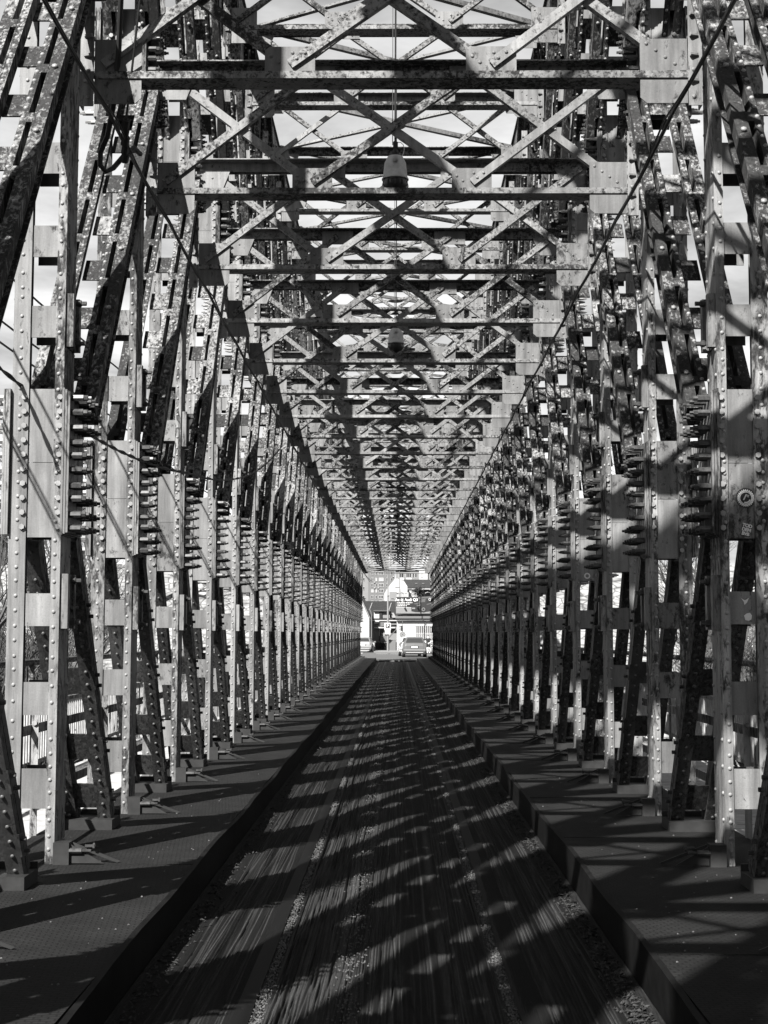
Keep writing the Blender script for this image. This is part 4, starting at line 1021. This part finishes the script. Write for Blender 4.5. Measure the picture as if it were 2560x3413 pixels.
J = [(.12, 0, .92, .12, .1), (.06, 0, 1.10, .11, .09), (-.04, 0, 1.30, .14, .09), (-.08, 0, 1.40, .055), (-.11, 0, 1.46, .05), (-.14, 0, 1.55, .088, .09), (-.14, 0, 1.62, .06),
     (-.05, -.18, 1.34, .05), (-.22, -.24, 1.14, .04), (-.42, -.22, 1.04, .03), (-.05, .18, 1.34, .05), (-.22, .24, 1.14, .04), (-.42, .22, 1.04, .03),
     (.1, -.09, .88, .09), (-.22, -.11, .66, .065), (-.26, -.13, .12, .042), (-.36, -.13, .05, .035), (.1, .09, .88, .09), (-.2, .11, .74, .065), (-.02, .12, .38, .045), (-.12, .12, .30, .035)]
skin('body', J, Bn, M_SKIN, P2)
skin('shirt', [(.12,0,.96,.14,.12),(.06,0,1.12,.14,.11),(-.04,0,1.31,.165,.11),(-.07,0,1.39,.075),(-.06,-.19,1.335,.07),(-.17,-.23,1.19,.055),(-.06,.19,1.335,.07),(-.17,.23,1.19,.055)], [(0,1),(1,2),(2,3),(2,4),(4,5),(2,6),(6,7)], M_CLOTHW, P2)
skin('trousers', [(.12,0,.94,.14,.12),(.08,-.09,.88,.11),(-.22,-.11,.66,.085),(-.26,-.13,.18,.062),(.08,.09,.88,.11),(-.2,.11,.74,.085),(-.03,.12,.42,.062)], [(0,1),(1,2),(2,3),(0,4),(4,5),(5,6)], M_CLOTHW, P2)
m = MB(); m.dome((-.125, 0, 1.58), (.3, 0, 1), .10, .09, 12); m.build('hair', M_HAIR, P2, True); head_bits(P2, (-.14, 0, 1.55), (-1, -.2, 0)); hand(P2, (-.42, -.22, 1.04), (-1, .2, -.2)); hand(P2, (-.42, .22, 1.04), (-1, -.2, -.2))
for x, y, z in ((-.33, -.13, 0), (-.09, .12, .23)): MB().box(x - .13, x + .1, y - .045, y + .045, z, z + .07).build('shoe', M_CLOTHD, P2)
BK = thing('bicycle', 'dark bicycle under the seated person at the shop wall', 'bicycle', (3.55, 134.6, GZ))
for x in (-.58, .46):
    m = MB(); m.tube([(x + .33 * math.cos(a_ * .3142), 0, .345 + .33 * math.sin(a_ * .3142)) for a_ in range(21)], .022, 6); w_ = m.build('wheel', M_TYRE, BK)
    m = MB()
    for a_ in range(8): m.cyl((x, 0, .345), (x + .31 * math.cos(a_ * .785), 0, .345 + .31 * math.sin(a_ * .785)), .003, n=3)
    m.build('spokes', M_SIGNG, w_)
m = MB()
for p0, p1 in (((-.58, 0, .345), (-.42, 0, .95)), ((-.45, 0, .85), (.15, 0, .76)), ((-.45, 0, .80), (0, 0, .33)), ((0, 0, .33), (.18, 0, .82)), ((0, 0, .33), (.46, 0, .345)), ((.15, 0, .76), (.46, 0, .345))): m.cyl(p0, p1, .018, n=6)
m.build('frame', M_BLACK, BK); MB().tube([(-.42, -.28, 1.0), (-.40, -.1, .98), (-.40, .1, .98), (-.42, .28, 1.0)], .013, 6).build('handlebar', M_BLACK, BK)
MB().prism([(.05, -.03, .83), (.05, .03, .83), (.30, .08, .83), (.30, -.08, .83)], (0, 0, .05)).build('saddle', M_BLACK, BK); MB().cyl((0, -.1, .33), (0, .1, .33), .03, n=8).build('crank', M_BLACK, BK)

# bare trees along both banks
def bare_tree(seed, h):
    rr = random.Random(seed); trunk, crown = MB(), MB()
    def grow(p, d, L, r, lvl):
        pts = [p]; q = p.copy(); dd = d.copy()
        for i in range(3):
            dd = (dd + Vector((rr.gauss(0, .13), rr.gauss(0, .13), rr.gauss(.03, .08)))).normalized(); q = q + dd * L / 3; pts.append(q.copy())
        (trunk if lvl == 0 else crown).tube(pts, r, 6 if lvl == 0 else 3, r * .6)
        if lvl >= 5: return
        for i in range(4 if lvl < 2 else 3):
            t_ = rr.uniform(.35, 1.0) if i else 1.0; k = min(2, int(t_ * 3)); b = pts[k].lerp(pts[k + 1], t_ * 3 - k)
            side = Vector((rr.gauss(0, 1), rr.gauss(0, 1), rr.gauss(.25, .5))).normalized(); nd = (dd * .75 + side * (.55 if i else .25)).normalized()
            grow(b, nd, L * rr.uniform(.55, .8), max(r * .52, .006), lvl + 1)
    grow(Vector((0, 0, 0)), Vector((0, 0, 1)), h * .3, h * .02, 0)
    return trunk.mesh('trunk', M_BRANCH), crown.mesh('crown', M_BRANCH)
TV = [bare_tree(20 + i, 11.5) for i in range(4)]
rr_ = random.Random(31); n = 0
for s_ in (-1, 1):
    for i in range(24):
        Y_ = 27 + 66 * (i / 24) ** .9 + rr_.uniform(-2, 2); x = s_ * (Y_ * rr_.uniform(.13, .29) + rr_.uniform(.5, 2)); x = s_ * max(abs(x), 8.6)
        if Y_ > 64 and abs(x) > 7: zb = min(6.0, max(-5, -5 + (Y_ - 66) * .62)) - .1
        else: zb = -5.0
        T_ = thing('bare_tree', 'bare twiggy tree on the bank seen through the %s truss' % ('left' if s_ < 0 else 'right'), 'tree', (x, Y_, zb), rr_.random() * 6, 'bare trees on the %s bank' % ('left' if s_ < 0 else 'right'))
        v = TV[rr_.randrange(4)]; sc = rr_.uniform(.75, 1.15); T_.scale = (sc, sc, sc)
        put('trunk', v[0], T_); put('crown', v[1], T_)
